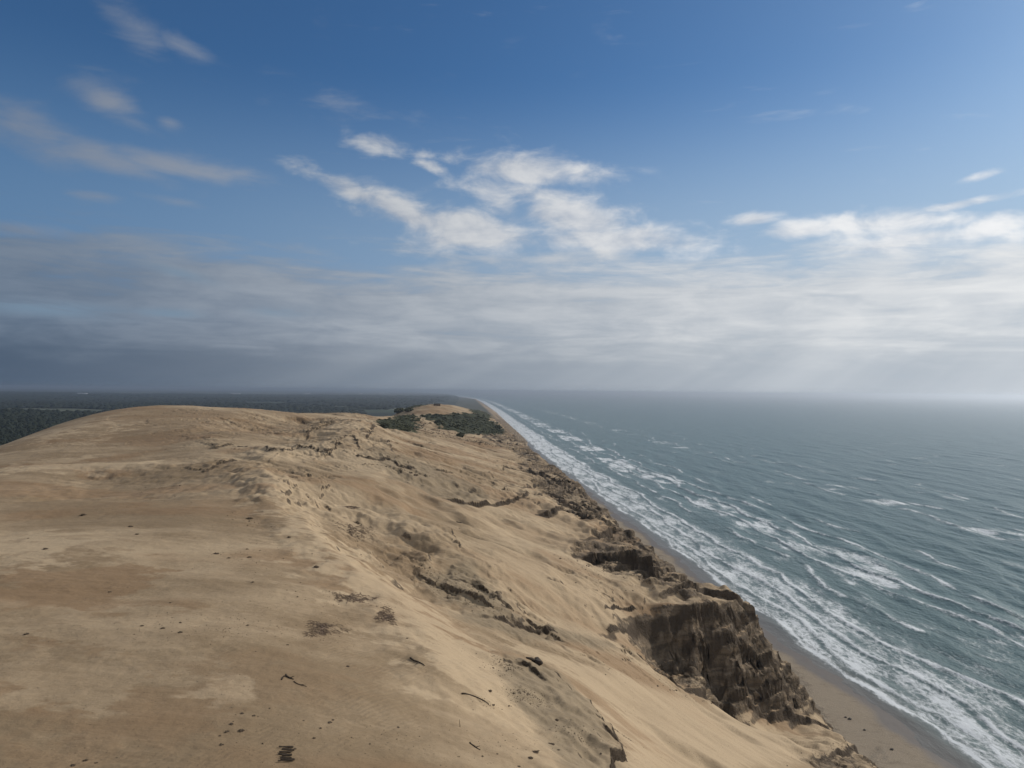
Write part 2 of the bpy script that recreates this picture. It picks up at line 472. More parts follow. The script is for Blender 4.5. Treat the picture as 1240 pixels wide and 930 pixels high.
def facets(p, seed):
    """tilted random blocks with sharp joints"""
    c = np.floor(p); best = np.full(len(p), 9.0); val = np.zeros(len(p))
    for i in (-1, 0, 1):
        for j in (-1, 0, 1):
            for l in (-1, 0, 1):
                q = c + (i, j, l)
                h = _hash(q[:, 0].astype(np.int64) + 57 * q[:, 2].astype(np.int64), q[:, 1].astype(np.int64) + 131 * q[:, 2].astype(np.int64), seed * 77)
                r = np.stack([(h & 255) / 255., ((h >> 8) & 255) / 255., ((h >> 16) & 255) / 255.], 1)
                d = p - (q + r); d2 = (d * d).sum(1)
                v = (r[:, 0] - .5) + d[:, 0] * (r[:, 1] - .5) * .9 + d[:, 1] * (r[:, 2] - .5) * .9 + d[:, 2] * .35
                mm = d2 < best
                best = np.where(mm, d2, best); val = np.where(mm, v, val)
    return val


def make_grid():
    nr, nc = int(1500 * RES), int(1350 * RES)
    ya = np.linspace(-90, 28, max(8, int(70 * RES)), endpoint=False)
    yb = np.exp(np.linspace(math.log(28), math.log(1500), nr))
    yc = np.exp(np.linspace(math.log(1500), math.log(9000), int(140 * RES)))[1:]
    ys = np.concatenate([ya, yb, yc])
    s = np.linspace(0, 1, nc)
    XL = -(0.80 * np.maximum(ys, 0) + 70)
    XL = XL + (xw(ys) - 260 - XL) * sstep(1450, 1900, ys)
    XR = xw(ys) + 22
    X = XL[:, None] + (XR - XL)[:, None] * s[None]
    Y = np.repeat(ys[:, None], nc, 1)
    return X, Y


def mesh_from(name, verts, quads, smooth=True):
    me = bpy.data.meshes.new(name)
    me.vertices.add(len(verts)); me.vertices.foreach_set('co', np.ascontiguousarray(verts, np.float32).ravel())
    k = quads.shape[1]
    me.loops.add(quads.size); me.loops.foreach_set('vertex_index', np.ascontiguousarray(quads, np.int32).ravel())
    me.polygons.add(len(quads)); me.polygons.foreach_set('loop_start', np.arange(0, quads.size, k, dtype=np.int32))
    me.update(calc_edges=True)
    me.polygons.foreach_set('use_smooth', np.full(len(quads), smooth, bool))
    return me


def add_attr(me, name, vals):
    a = me.attributes.new(name, 'FLOAT', 'POINT')
    a.data.foreach_set('value', np.ascontiguousarray(vals, np.float32).ravel())


def link(name, me, mat=None, **props):
    o = bpy.data.objects.new(name, me)
    COL.objects.link(o)
    if mat is not None:
        me.materials.append(mat)
    for k, v in props.items():
        o[k] = v
    return o


def grid_quads(nr, nc):
    i = np.arange(nr * nc).reshape(nr, nc)
    return np.stack([i[:-1, :-1], i[:-1, 1:], i[1:, 1:], i[1:, :-1]], -1)


# ------------------------------------------------------------------ node helper
class NT:
    def __init__(self, tree):
        self.t = tree; tree.nodes.clear()

    def new(self, typ, **kw):
        n = self.t.nodes.new(typ)
        for k, v in kw.items():
            setattr(n, k, v)
        return n

    def put(self, sock, v):
        if isinstance(v, bpy.types.NodeSocket):
            self.t.links.new(v, sock)
        else:
            try:
                sock.default_value = v
            except Exception:
                sock.default_value = (*v, 1.0) if len(v) == 3 else v

    def m(self, op, a, b=0.0, c=0.0, clamp=False):
        n = self.new('ShaderNodeMath', operation=op); n.use_clamp = clamp
        self.put(n.inputs[0], a); self.put(n.inputs[1], b); self.put(n.inputs[2], c)
        return n.outputs[0]

    def add(self, a, b): return self.m('ADD', a, b)
    def sub(self, a, b): return self.m('SUBTRACT', a, b)
    def mul(self, a, b): return self.m('MULTIPLY', a, b)
    def div(self, a, b): return self.m('DIVIDE', a, b)
    def mad(self, a, b, c): return self.m('MULTIPLY_ADD', a, b, c)

    def ss(self, a, b, x):
        n = self.new('ShaderNodeMapRange', interpolation_type='SMOOTHSTEP')
        self.put(n.inputs[0], x); self.put(n.inputs[1], a); self.put(n.inputs[2], b)
        self.put(n.inputs[3], 0.0); self.put(n.inputs[4], 1.0)
        return n.outputs[0]

    def mix(self, f, a, b, blend='MIX'):
        n = self.new('ShaderNodeMix', data_type='RGBA', blend_type=blend)
        self.put(n.inputs[0], f); self.put(n.inputs[6], a); self.put(n.inputs[7], b)
        return n.outputs[2]

    def noise(self, vec, scale, detail=4, rough=0.5, dist=0.0, out=0):
        n = self.new('ShaderNodeTexNoise')
        self.put(n.inputs['Vector'], vec); n.inputs['Scale'].default_value = scale
        n.inputs['Detail'].default_value = detail; n.inputs['Roughness'].default_value = rough; n.inputs['Distortion'].default_value = dist
        return n.outputs[out]

    def comb(self, x, y, z=0.0):
        n = self.new('ShaderNodeCombineXYZ')
        self.put(n.inputs[0], x); self.put(n.inputs[1], y); self.put(n.inputs[2], z)
        return n.outputs[0]

    def mapv(self, vec, rot=(0, 0, 0), scale=(1, 1, 1), loc=(0, 0, 0)):
        n = self.new('ShaderNodeMapping')
        self.put(n.inputs[0], vec); n.inputs['Rotation'].default_value = rot; n.inputs['Scale'].default_value = scale; n.inputs['Location'].default_value = loc
        return n.outputs[0]

    def attr(self, name):
        return self.new('ShaderNodeAttribute', attribute_name=name).outputs['Fac']

    def pos(self):
        return self.new('ShaderNodeNewGeometry').outputs['Position']


def material(name):
    m = bpy.data.materials.new(name); m.use_nodes = True
    n = NT(m.node_tree)
    out = n.new('ShaderNodeOutputMaterial')
    b = n.new('ShaderNodeBsdfPrincipled')
    n.t.links.new(b.outputs[0], out.inputs[0])
    return m, n, b


# ------------------------------------------------------------------ materials
def coast_material():
    m, n, b = material('coast_sand_and_clay')
    p = n.pos()
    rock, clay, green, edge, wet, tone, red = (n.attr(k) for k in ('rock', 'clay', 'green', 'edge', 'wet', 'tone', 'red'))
    fine = n.noise(p, 1.6, 6, 0.65)
    mid = n.noise(n.mapv(p, rot=(0, 0, R(-30)), scale=(0.05, 0.22, 0.1)), 1.0, 5, 0.6)
    grain = n.noise(p, 9.0, 3, 0.7)
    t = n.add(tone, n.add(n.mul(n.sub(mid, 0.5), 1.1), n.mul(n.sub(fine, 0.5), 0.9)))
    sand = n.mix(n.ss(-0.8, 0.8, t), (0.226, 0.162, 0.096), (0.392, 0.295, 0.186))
    sand = n.mix(n.mul(red, 0.55), sand, (0.215, 0.132, 0.070))
    sand = n.mix(n.mul(n.sub(grain, 0.5), 0.35), sand, (0.12, 0.085, 0.05))
    # scattered dark crumbs of peat
    sp = n.noise(p, 3.4, 3, 0.75)
    crumbs = n.mul(n.ss(0.63, 0.69, sp), n.ss(0.25, 0.7, n.attr('litter')))
    sand = n.mix(n.mul(crumbs, 0.7), sand, (0.055, 0.042, 0.030))
    cl = n.mix(n.noise(p, 0.7, 6, 0.7), (0.10, 0.078, 0.052), (0.30, 0.235, 0.15))
    col = n.mix(n.mul(n.ss(0.3, 0.75, n.add(clay, n.mul(n.sub(fine, 0.5), 0.5))), 0.7), sand, cl)
    bands = n.noise(n.mapv(p, rot=(R(6), R(7), 0), scale=(0.05, 0.05, 0.9)), 1.0, 4, 0.6)
    ro = n.mix(n.ss(0.35, 0.68, n.add(n.mul(bands, 0.5), n.mul(n.noise(p, 0.35, 6, 0.7), 0.5))), (0.064, 0.049, 0.035), (0.215, 0.163, 0.110))
    rk = n.ss(0.35, 0.75, n.add(rock, n.add(n.mul(n.sub(fine, 0.5), 0.6), n.mul(n.sub(n.noise(p, 0.22, 4, 0.6), 0.5), 0.7))))
    # loose sand lies on every flat place of the clay

    flat = n.ss(0.72, 0.90, n.attr('up'))
    sandy = n.mul(flat, n.ss(0.38, 0.6, n.noise(p, 0.12, 4, 0.6)))
    rk2 = n.mul(rk, n.sub(1.0, n.mul(sandy, 0.85)))
    col = n.mix(rk2, col, ro)
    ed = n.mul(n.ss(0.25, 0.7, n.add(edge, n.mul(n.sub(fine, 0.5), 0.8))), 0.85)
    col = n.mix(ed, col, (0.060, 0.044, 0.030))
    gcol = n.mix(n.noise(p, 0.5, 5, 0.7), (0.018, 0.022, 0.012), (0.060, 0.062, 0.034))
    gm = n.ss(0.35, 0.6, n.add(green, n.mul(n.sub(n.noise(p, 0.18, 5, 0.7), 0.5), 1.0)))
    col = n.mix(gm, col, gcol)
    col = n.mix(n.mul(n.attr('heath'), 0.95), col, n.mix(n.noise(p, 0.03, 5, 0.7), (0.030, 0.034, 0.020), (0.080, 0.078, 0.048)))
    bs = n.attr('strand')
    col = n.mix(n.mul(bs, 0.9), col, n.mix(fine, (0.165, 0.135, 0.098), (0.275, 0.228, 0.170)))
    col = n.mix(n.mul(n.attr('toe'), 0.6), col, (0.105, 0.076, 0.050))
    col = n.mix(n.mul(wet, 0.78), col, (0.085, 0.066, 0.048))
    n.put(b.inputs['Base Color'], col)
    n.put(b.inputs['Roughness'], n.mad(wet, -0.48, 0.95))
    b.inputs['Specular IOR Level'].default_value = 0.3
    n.put(b.inputs['Specular IOR Level'], n.mad(wet, 0.2, 0.1))
    # relief too fine for the mesh
    rip = n.new('ShaderNodeTexWave', wave_type='BANDS', bands_direction='X')
    n.put(rip.inputs['Vector'], n.mapv(p, rot=(0, 0, R(35)))); rip.inputs['Scale'].default_value = 0.55
    rip.inputs['Distortion'].default_value = 7.0; rip.inputs['Detail'].default_value = 3.0; rip.inputs['Detail Scale'].default_value = 0.6
    h = n.add(n.mul(n.noise(p, 1.1, 7, 0.65), 0.16), n.mul(n.mul(rip.outputs['Fac'], 0.034), n.ss(0.46, 0.62, n.noise(p, 0.06, 4, 0.6))))
    h = n.add(h, n.mul(n.noise(n.mapv(p, rot=(0, 0, R(-30)), scale=(0.25, 1.1, 0.5)), 1.0, 5, 0.6), 0.12))
    h = n.add(h, n.mul(n.mul(rk2, n.noise(p, 0.8, 7, 0.7)), 1.1))
    h = n.mul(n.sub(h, 0.22), n.sub(1.0, n.mul(wet, 0.9)))
    bp = n.new('ShaderNodeBump'); bp.inputs['Strength'].default_value = 0.75; bp.inputs['Distance'].default_value = 1.0
    n.put(bp.inputs['Height'], h)
    n.put(b.inputs['Normal'], bp.outputs[0])
    return m


def sea_material():
    m, n, b = material('sea_water')
    p = n.pos()
    foam, shoal, chop = n.attr('foam'), n.attr('shoal'), n.attr('chop')
    # lace of foam
    ps = n.mapv(p, rot=(0, 0, R(-4)), scale=(1, 0.26, 1))
    pq = n.mapv(p, rot=(0, 0, R(6)), scale=(1, 0.55, 1))
    f1 = n.noise(ps, 0.42, 8, 0.72, 0.5)
    f2 = n.noise(pq, 1.5, 6, 0.75, 0.4)
    v = n.new('ShaderNodeTexVoronoi', feature='DISTANCE_TO_EDGE'); n.put(v.inputs['Vector'], pq); v.inputs['Scale'].default_value = 0.42
    lace = n.sub(1.0, n.m('MINIMUM', n.mul(v.outputs[0], 2.6), 1.0))
    tex = n.add(n.mul(f1, 0.38), n.add(n.mul(f2, 0.54), n.mul(lace, 0.12)))
    thr = n.mad(foam, -0.52, 0.81)
    fm = n.ss(n.sub(thr, 0.09), n.add(thr, 0.14), tex)
    fm = n.mul(fm, n.ss(0.02, 0.16, foam))
    deep = n.mix(n.noise(n.mapv(p, scale=(1, 0.35, 1)), 0.012, 4, 0.6), (0.064, 0.115, 0.115), (0.090, 0.146, 0.142))
    water = n.mix(shoal, deep, (0.125, 0.140, 0.120))
    water = n.mix(n.mul(n.attr('film'), 0.85), water, (0.135, 0.118, 0.098))
    n.put(b.inputs['Base Color'], n.mix(n.mul(fm, 0.88), n.mix(n.mul(n.ss(0.1, 0.7, foam), 0.35), water, (0.20, 0.24, 0.235)), (0.66, 0.68, 0.68)))
    n.put(b.inputs['Roughness'], n.mad(fm, 0.5, 0.32))
    b.inputs['IOR'].default_value = 1.33
    n.put(b.inputs['Specular IOR Level'], n.mad(fm, -0.1, 0.2))
    w1 = n.noise(n.mapv(p, rot=(0, 0, R(12)), scale=(1, 0.45, 1)), 0.16, 6, 0.62)
    w2 = n.noise(n.mapv(p, rot=(0, 0, R(-20)), scale=(1, 0.55, 1)), 0.65, 4, 0.6)
    w3 = n.noise(n.mapv(p, rot=(0, 0, R(8)), scale=(1, 0.3, 1)), 0.035, 4, 0.55)
    h = n.add(n.mul(w1, 2.6), n.add(n.mul(w2, 0.55), n.mul(w3, 2.6)))
    h = n.mul(h, chop)
    h = n.add(h, n.mul(fm, 0.12))
    bp = n.new('ShaderNodeBump'); bp.inputs['Strength'].default_value = 0.68; bp.inputs['Distance'].default_value = 1.0
    n.put(bp.inputs['Height'], h)
    n.put(b.inputs['Normal'], bp.outputs[0])
    return m


def land_material():
    m, n, b = material('inland_fields')
    p = n.pos()
    v = n.new('ShaderNodeTexVoronoi', feature='F1'); n.put(v.inputs['Vector'], n.mapv(p, rot=(0, 0, R(14)), scale=(1, 0.45, 1))); v.inputs['Scale'].default_value = 0.0030
    v.inputs['Randomness'].default_value = 0.9
    s = n.new('ShaderNodeSeparateColor'); n.put(s.inputs[0], v.outputs['Color'])
    col = n.mix(s.outputs[0], (0.020, 0.026, 0.018), (0.050, 0.062, 0.035))
    col = n.mix(n.ss(0.78, 0.80, s.outputs[1]), col, (0.13, 0.135, 0.085))
    col = n.mix(n.ss(0.45, 0.6, n.noise(p, 0.0014, 4, 0.6)), col, (0.020, 0.026, 0.018))
    col = n.mix(n.attr('field'), col, (0.050, 0.066, 0.040))
    col = n.mix(n.mul(n.noise(p, 0.05, 4, 0.7), 0.5), col, (0.018, 0.022, 0.015))
    n.put(b.inputs['Base Color'], col)
    b.inputs['Roughness'].default_value = 1.0; b.inputs['Specular IOR Level'].default_value = 0.1
    return m


# ------------------------------------------------------------------ build terrain
def build_terrain():
    X, Y = make_grid()
    nr, nc = X.shape
    Z, rock, clay, green, edge, dcrest = terrain(X, Y)
    # far left edge of the strip sinks under the inland ground
    sink = sstep(0.93, 1.0, 1 - np.arange(nc) / (nc - 1))[None] * sstep(1300, 1700, Y)
    Z = Z - sink * 14
    V = np.stack([X, Y, Z], -1)
    du = np.gradient(V, axis=1); dv = np.gradient(V, axis=0)
    N = np.cross(du, dv); N /= np.linalg.norm(N, axis=-1, keepdims=True) + 1e-9
    N *= np.sign(N[..., 2:3]) + (N[..., 2:3] == 0)
    # the clay breaks into facets and blocks
    m = (rock > .35) & (Y < 900) & (Y > 60)
    P = V[m]; Nm = N[m]; k = sstep(.35, .8, rock[m]) * (1 - sstep(600, 900, Y[m])) * sstep(1.0, 3.0, P[:, 2] - beach_z(P[:, 0], P[:, 1]))
    wp = P + 1.1 * np.stack([fbm(P[:, 1] / 4, P[:, 2] / 4, 3, 801), fbm(P[:, 0] / 4, P[:, 2] / 4, 3, 805), fbm(P[:, 0] / 5, P[:, 1] / 5, 3, 809)], 1)
    dsp = 1.35 * facets(wp / (7.5, 7.5, 3.6), 1) + 0.7 * facets(wp / (2.8, 2.8, 1.5), 2) + 0.40 * facets(wp / (1.2, 1.2, .8), 3)
    V[m] = P + Nm * (np.array([1, 1, .45]) * (dsp * k)[:, None])
    V[..., 2] = np.maximum(V[..., 2], beach_z(V[..., 0], V[..., 1]))
    Z = V[..., 2]
    du = np.gradient(V, axis=1); dv = np.gradient(V, axis=0)
    N = np.cross(du, dv); N /= np.linalg.norm(N, axis=-1, keepdims=True) + 1e-9
    up = np.abs(N[..., 2])
    rock = np.clip(rock, 0, 1)
    steep = sstep(0.76, 0.60, up) if False else 1 - sstep(0.62, 0.80, up)
    rock = np.maximum(rock, steep * 0.75 * (1 - green))
    dsh = xw(Y) - X
    wig = 2.2 * fbm(Y / 16.0, X / 30.0, 3, 201) + 3.0 * fbm(Y / 60.0, X * 0, 2, 203)
    wet = 1 - sstep(3.5, 7.5, dsh + wig)
    tone = 0.8 * fbm(X / 55, Y / 30, 4, 211) + 0.35 * fbm(X / 12, Y / 5, 4, 217)
    red = sstep(0.05, 0.5, fbm(X / 48 + 3, Y / 22, 4, 221))
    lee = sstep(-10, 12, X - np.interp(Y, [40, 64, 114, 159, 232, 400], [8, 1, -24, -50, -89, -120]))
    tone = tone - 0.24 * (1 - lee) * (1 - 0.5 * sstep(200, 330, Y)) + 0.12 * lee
    wob2 = 1.25 * fbm(X / 7, Y / 4, 6, 241, 0.62)
    for P, a_, b_, c_ in PATCH_W:
        pm = sstep(0.1, 0.9, poly_mask((X + wob2 * c_ * 1.6).astype(np.float32), (Y + wob2 * c_ * 1.6).astype(np.float32), P, c_))
        tone = tone * (1 - 0.5 * pm) + a_ * pm * 0.85; red = np.clip(red * (1 - 0.6 * pm) + b_ * pm, 0, 1)
    xcr = np.interp(Y, CR_Y, CR_X)
    heath = (1 - sstep(30, 44, Z + 4 * fbm(X / 30, Y / 30, 3, 251))) * (1 - sstep(-170, -100, X - xcr))
    heath = np.maximum(heath, sstep(1000, 1180, Y + 120 * fbm(X / 60, Y / 60, 3, 253)) * (1 - sstep(-14, -2, X - xcr)))
    wet = wet * (1 - sstep(0.8, 1.4, Z))
    strand = (1 - sstep(0.5, 1.4, Z - beach_z(X, Y))) * (1 - sstep(42, 55, dsh))
    toe = strand * sstep(0.05, 0.5, Z - beach_z(X, Y) + 0.25 * wob2) 
    litter = sstep(-0.05, 0.5, fbm(X / 20, Y / 20, 3, 231) + 0.2)
    q = grid_quads(nr, nc).reshape(-1, 4)
    zf = (Z - beach_z(X, Y)).ravel()
    rkf = rock.ravel()[q].mean(1)
    isb = (zf[q].max(1) < 0.9) & (dsh.ravel()[q].mean(1) < 60)
    isc = (~isb) & (rkf > 0.5)
    mat = coast_material()
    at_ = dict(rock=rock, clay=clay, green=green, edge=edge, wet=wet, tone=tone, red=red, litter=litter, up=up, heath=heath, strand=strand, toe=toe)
    Vf = V.reshape(-1, 3)
    for name, sel, lab in (('dune', ~(isb | isc), 'pale brown drift sand dune high above the sea'),
                           ('cliff', isc, 'dark gullied clay cliff along the sea side of the dune'),
                           ('beach', isb, 'narrow sand beach between the cliff and the surf')):
        qs = q[sel]
        used, inv = np.unique(qs, return_inverse=True)
        me = mesh_from(name, Vf[used], inv.reshape(-1, 4))
        for k, a in at_.items():
            add_attr(me, k, a.ravel()[used])
        link(name, me, mat, kind='structure', label=lab, category='terrain')
    return


def build_sea():
    nr, nc = int(1300 * RES), int(900 * RES)
    ys = np.concatenate([np.linspace(-300, 90, int(60 * RES), endpoint=False), np.exp(np.linspace(math.log(90), math.log(60000), nr))])
    s = np.linspace(0, 1, nc) ** 1.25
    XL = xw(ys) - 9; XR = 0.85 * np.maximum(ys, 0) + 260
    X = XL[:, None] + (XR - XL)[:, None] * s[None]
    Y = np.repeat(ys[:, None], nc, 1)
    d = X - xw(Y)
    nearf = 1 - sstep(900, 2600, Y)
    Z = np.zeros(X.shape)
    # swell, bending parallel to the coast
    warpn = fbm(X / 120, Y / 160, 3, 301)
    deepf = sstep(20, 120, d)
    r2 = np.random.default_rng(5)
    for k in range(16):
        lam = 7.0 * 1.16 ** k
        ang = r2.normal(0.12, 0.38)
        kx, ky = math.cos(ang) * 2 * math.pi / lam, math.sin(ang) * 2 * math.pi / lam
        amp = 0.020 * lam ** 0.62 * (0.6 if lam > 38 else 1.0)
        okres = 1 - sstep(lam * 22, lam * 60, Y)
        ph = r2.uniform(0, 6.28)
        w = np.sin(kx * X + ky * Y + ph + warpn * 2.2)
        Z += amp * (w - 0.35 * np.cos(2 * (kx * X + ky * Y + ph + warpn * 2.2))) * okres * (0.35 + 0.65 * deepf)
    # belts of broken water over the sand bars
    def along(lenw, seed):
        return fbm(Y / lenw, Y * 0 + seed * 1.3, 3, 360 + seed)
    m1 = 5.0 * along(70, 1); m2 = 9.0 * along(110, 2)
    patch = fbm(X / 13, Y / 34, 4, 391)
    fine_ = fbm(X / 4.5, Y / 11, 3, 395)
    swl = 5.5 + 3.0 * along(26, 9) + 1.0 * along(9, 8)
    inner = (0.30 * sstep(-3, 0, d) + 0.70 * sstep(-1.0, 1.6, d - swl)) * (1 - sstep(36, 52, d + m1)) * (0.53 + 0.22 * patch + 0.12 * fine_)
    on2 = sstep(-0.35, 0.15, along(120, 3) + 0.35 * patch)
    outer = sstep(62, 76, d + m2) * (1 - sstep(98, 116, d + m2)) * on2 * (0.53 + 0.28 * patch + 0.14 * fine_)
    on3 = sstep(0.10, 0.35, along(70, 4)) * sstep(215, 228, d + m2) * (1 - sstep(246, 262, d + m2)) * (0.5 + 0.4 * patch)
    between = sstep(40, 50, d) * (1 - sstep(66, 80, d)) * (0.22 + 0.3 * patch)
    far_ = sstep(350, 1300, Y)
    foam = np.maximum(np.maximum(inner * (1 + 0.45 * far_), outer * (1 + 0.3 * far_)), np.maximum(on3, between))
    B = [(6.5, .08, 5, .95, 16), (14, .35, 9, .95, 24), (25, .55, 10, .95, 30), (38, .75, 12, .85, 42), (58, .7, 9, .35, 60), (78, .9, 12, .75, 75), (94, 1.1, 14, .85, 85), (111, 1.1, 16, .7, 80), (135, .8, 12, .15, 80), (226, 1.0, 18, .2, 110), (250, .9, 14, .14, 90), (300, .8, 12, .10, 70)]
    for i, (d0, hgt, reach, prob, lenw) in enumerate(B):
        wavy = (4.5 + d0 * 0.06) * fbm(Y / (70 + d0 * 0.4), Y * 0 + 3.7 * i, 3, 320 + i) + 0.7 * fbm(Y / 12.0, X / 25, 2, 340 + i)
        c = d - d0 - wavy
        on = sstep(0.5 - prob * 0.75 - 0.12, 0.5 - prob * 0.75 + 0.25, 0.5 + 0.8 * along(lenw, 20 + i))
        front = np.where(c < 0, np.exp(-(c / 1.4) ** 2), np.exp(-(c / 5.0) ** 2))
        Z += 0.6 * hgt * front * (0.35 + 0.65 * on) * nearf
        gap = np.exp(-((c + 1.8) / 0.9) ** 2) * 0.35                       # the smooth face before the bore
        ff = np.where(c < 0, np.exp(c / reach) * (0.40 + 0.58 * np.exp(c / 1.6)), np.exp(-c / 2.6) * 0.98)
        streak = 0.85 + 0.4 * fbm(X / 7, Y / 22, 3, 380 + i)
        foam = np.maximum(foam * (1 - gap * on), on * ff * np.clip(streak, 0.3, 1.15) * (1.0 if d0 < 50 else 0.86))
    # whitecaps far out
    cap = sstep(0.62, 0.85, fbm(X / 24, Y / 50, 4, 401)) * sstep(90, 200, d) * 0.5
    foam = np.maximum(foam, cap * (1 - sstep(1500, 4000, Y)))
    foam = np.clip(foam, 0, 1)
    edgew = 2.2 * fbm(Y / 16.0, Y * 0 + 2, 3, 201)
    Z *= sstep(-6, 10, d) * 0.85 + 0.15
    swash = 0.10 * np.exp(-np.clip(d + 4, 0, 99) / 8.0) + 0.05 * edgew * np.exp(-np.abs(d) / 8.0)
    Z = Z + swash
    shoal = np.exp(-np.clip(d, 0, None) / 26.0) * 0.8 + 0.12 * np.exp(-np.clip(d, 0, None) / 150.0)
    chop = (0.25 + 0.75 * sstep(5, 60, d)) * (1 - 0.55 * sstep(1500, 9000, Y))
    V = np.stack([X, Y, Z], -1).reshape(-1, 3)
    me = mesh_from('sea', V, grid_quads(*X.shape).reshape(-1, 4))
    add_attr(me, 'foam', foam); add_attr(me, 'shoal', shoal); add_attr(me, 'chop', chop); add_attr(me, 'film', 1 - sstep(1.0, 13.0, d))
    link('sea', me, sea_material(), kind='structure', label='grey green sea with lines of white surf', category='sea')


def land_z(x, y):
    return 20 + 9 * sstep(1500, 6000, y) + 5 * fbm(x / 1400, y / 1400, 3, 501) * sstep(900, 2500, y)


FIELDS = [[(-1800, 1470), (-850, 1560), (-870, 1930), (-1800, 1900)], [(-500, 2150), (-330, 2150), (-300, 2420), (-520, 2420)], [(-820, 2250), (-560, 2300), (-600, 2380), (-850, 2330)]]


def build_land():
    ys = np.concatenate([np.linspace(-2000, 300, 20, endpoint=False), np.exp(np.linspace(math.log(300), math.log(60000), 420))])
    s = np.linspace(0, 1, 420) ** 1.6
    XR = np.where(ys > 1500, xw(ys) - 110 - 60 * sstep(1500, 3000, ys), -330 + (ys - 300) * 0.10)
    XR = np.minimum(XR, -200 + 0 * ys)
    XL = -(1.3 * np.maximum(ys, 0) + 2500)
    X = XR[:, None] + (XL - XR)[:, None] * s[None]
    Y = np.repeat(ys[:, None], len(s), 1)
    Z = land_z(X, Y)
    f = np.zeros(X.shape)
    for p in FIELDS:
        f = np.maximum(f, poly_mask(X, Y, np.array(p, float), 12.0))
    q = grid_quads(*X.shape).reshape(-1, 4)[:, ::-1]
    me = mesh_from('ground', np.stack([X, Y, Z], -1).reshape(-1, 3), q)
    add_attr(me, 'field', f)
    link('ground', me, land_material(), kind='structure', label='flat dark inland country reaching the horizon', category='ground')
    # bed under everything
    me = mesh_from('seabed', np.array([(-62000, -3000, -3.5), (62000, -3000, -3.5), (62000, 61000, -3.5), (-62000, 61000, -3.5)], float), np.array([[0, 1, 2, 3]]))
    mm, nn, bb = material('seabed_sand'); bb.inputs['Base Color'].default_value = (0.12, 0.1, 0.08, 1)
    nn.put(bb.inputs['Base Color'], nn.mix(nn.noise(nn.pos(), 0.01, 4), (0.05, 0.05, 0.04), (0.12, 0.1, 0.08)))
    link('seabed', me, mm, kind='structure', label='sea bed', category='ground')


def leaf_material(name, c0, c1, sc):
    m, n, b = material(name)
    p = n.pos()
    n.put(b.inputs['Base Color'], n.mix(n.noise(p, sc, 3, 0.6), c0, c1))
    b.inputs['Roughness'].default_value = 0.9; b.inputs['Specular IOR Level'].default_value = 0.15
    return m


def build_forest():
    """plantation of small dark conifers behind the dune, one mass"""
    P = []
    y = 150.0
    r = np.random.default_rng(8)
    while y < 6500:
        sp = max(6.5, 6.5 * (y / 800.0))
        n_ = int((0.95 * y + 500) / sp)
        xs = -(0.05 * y) - np.arange(n_) * sp + r.uniform(-.45, .45, n_) * sp
        yy = y + r.uniform(-.5, .5, n_) * sp
        P.append(np.stack([xs, yy, np.full(n_, sp)], 1))
        y += sp * 0.95
    P = np.concatenate(P)
    x, y, sp = P.T
    keep = (fbm(x / 700, y / 500, 3, 601) > -0.30 - 0.2 * (y < 1500)) & (x < xw(y) - 260)
    gz = land_z(x, y)
    H = base_height(x, y)[0]
    inside = (y < 1650) & (x > -(0.80 * y + 60))
    keep &= ~(inside & ((H > 38) | (x > np.interp(y, CR_Y, CR_X) - 200)))
    keep &= (x > -(0.80 * y + 420))
    for p in FIELDS:
        keep &= poly_mask(x, y, np.array(p, float), 10) < 0.4
    # open heath close behind the headland
    keep &= ~((y > 1300) & (x > -420) & (y < 2600))
    x, y, sp, gz, H, inside = x[keep], y[keep], sp[keep], gz[keep], H[keep], inside[keep]
    gz = np.where(inside, H - 0.5, gz)
    k = len(x)
    ring = 7
    levels = [(0.0, 0.42), (0.28, 0.56), (0.62, 0.40), (0.9, 0.20)]
    hgt = r.uniform(6.5, 11.5, k) * (1 + 0.25 * fbm(x / 60, y / 60, 2, 611))
    ang = np.arange(ring) * 2 * np.pi / ring
    vs = []
    for li, (hz, rr) in enumerate(levels):
        jr = r.uniform(0.7, 1.3, (k, ring)) * rr * sp[:, None] * 1.3
        jz = r.uniform(-0.05, 0.05, (k, ring)) * hgt[:, None]
        a = ang[None] + r.uniform(0, 1, (k, 1))
        vs.append(np.stack([x[:, None] + np.cos(a) * jr, y[:, None] + np.sin(a) * jr, gz[:, None] + hz * hgt[:, None] + jz], -1))
    top = np.stack([x + r.uniform(-.1, .1, k) * sp, y, gz + hgt], -1)[:, None]
    V = np.concatenate(vs + [top], 1)
    nv = V.shape[1]
    q = []
    for li in range(len(levels) - 1):
        for j in range(ring):
            j2 = (j + 1) % ring
            q.append((li * ring + j, li * ring + j2, (li + 1) * ring + j2, (li + 1) * ring + j))
    for j in range(ring):
        q.append(((len(levels) - 1) * ring + j, (len(levels) - 1) * ring + (j + 1) % ring, nv - 1, nv - 1))
    q = np.array(q)
    tri = q[:, 2] == q[:, 3]
    base = (np.arange(k) * nv)[:, None, None]
    Q = (q[~tri][None] + base).reshape(-1, 4)
    T = (q[tri][:, :3][None] + base).reshape(-1, 3)
    Tq = np.concatenate([Q[:, [0, 1, 2]], Q[:, [0, 2, 3]], T])
    me = mesh_from('forest', V.reshape(-1, 3), Tq, smooth=False)
    link('forest', me, leaf_material('conifer_needles', (0.008, 0.011, 0.007), (0.024, 0.030, 0.016), 0.02), kind='stuff', label='dark conifer plantation behind the dune', category='forest')
    print('forest', k)


# ------------------------------------------------------------------ sky
SUN_EL, SUN_AZ = R(28), R(58)      # azimuth to the right of the view


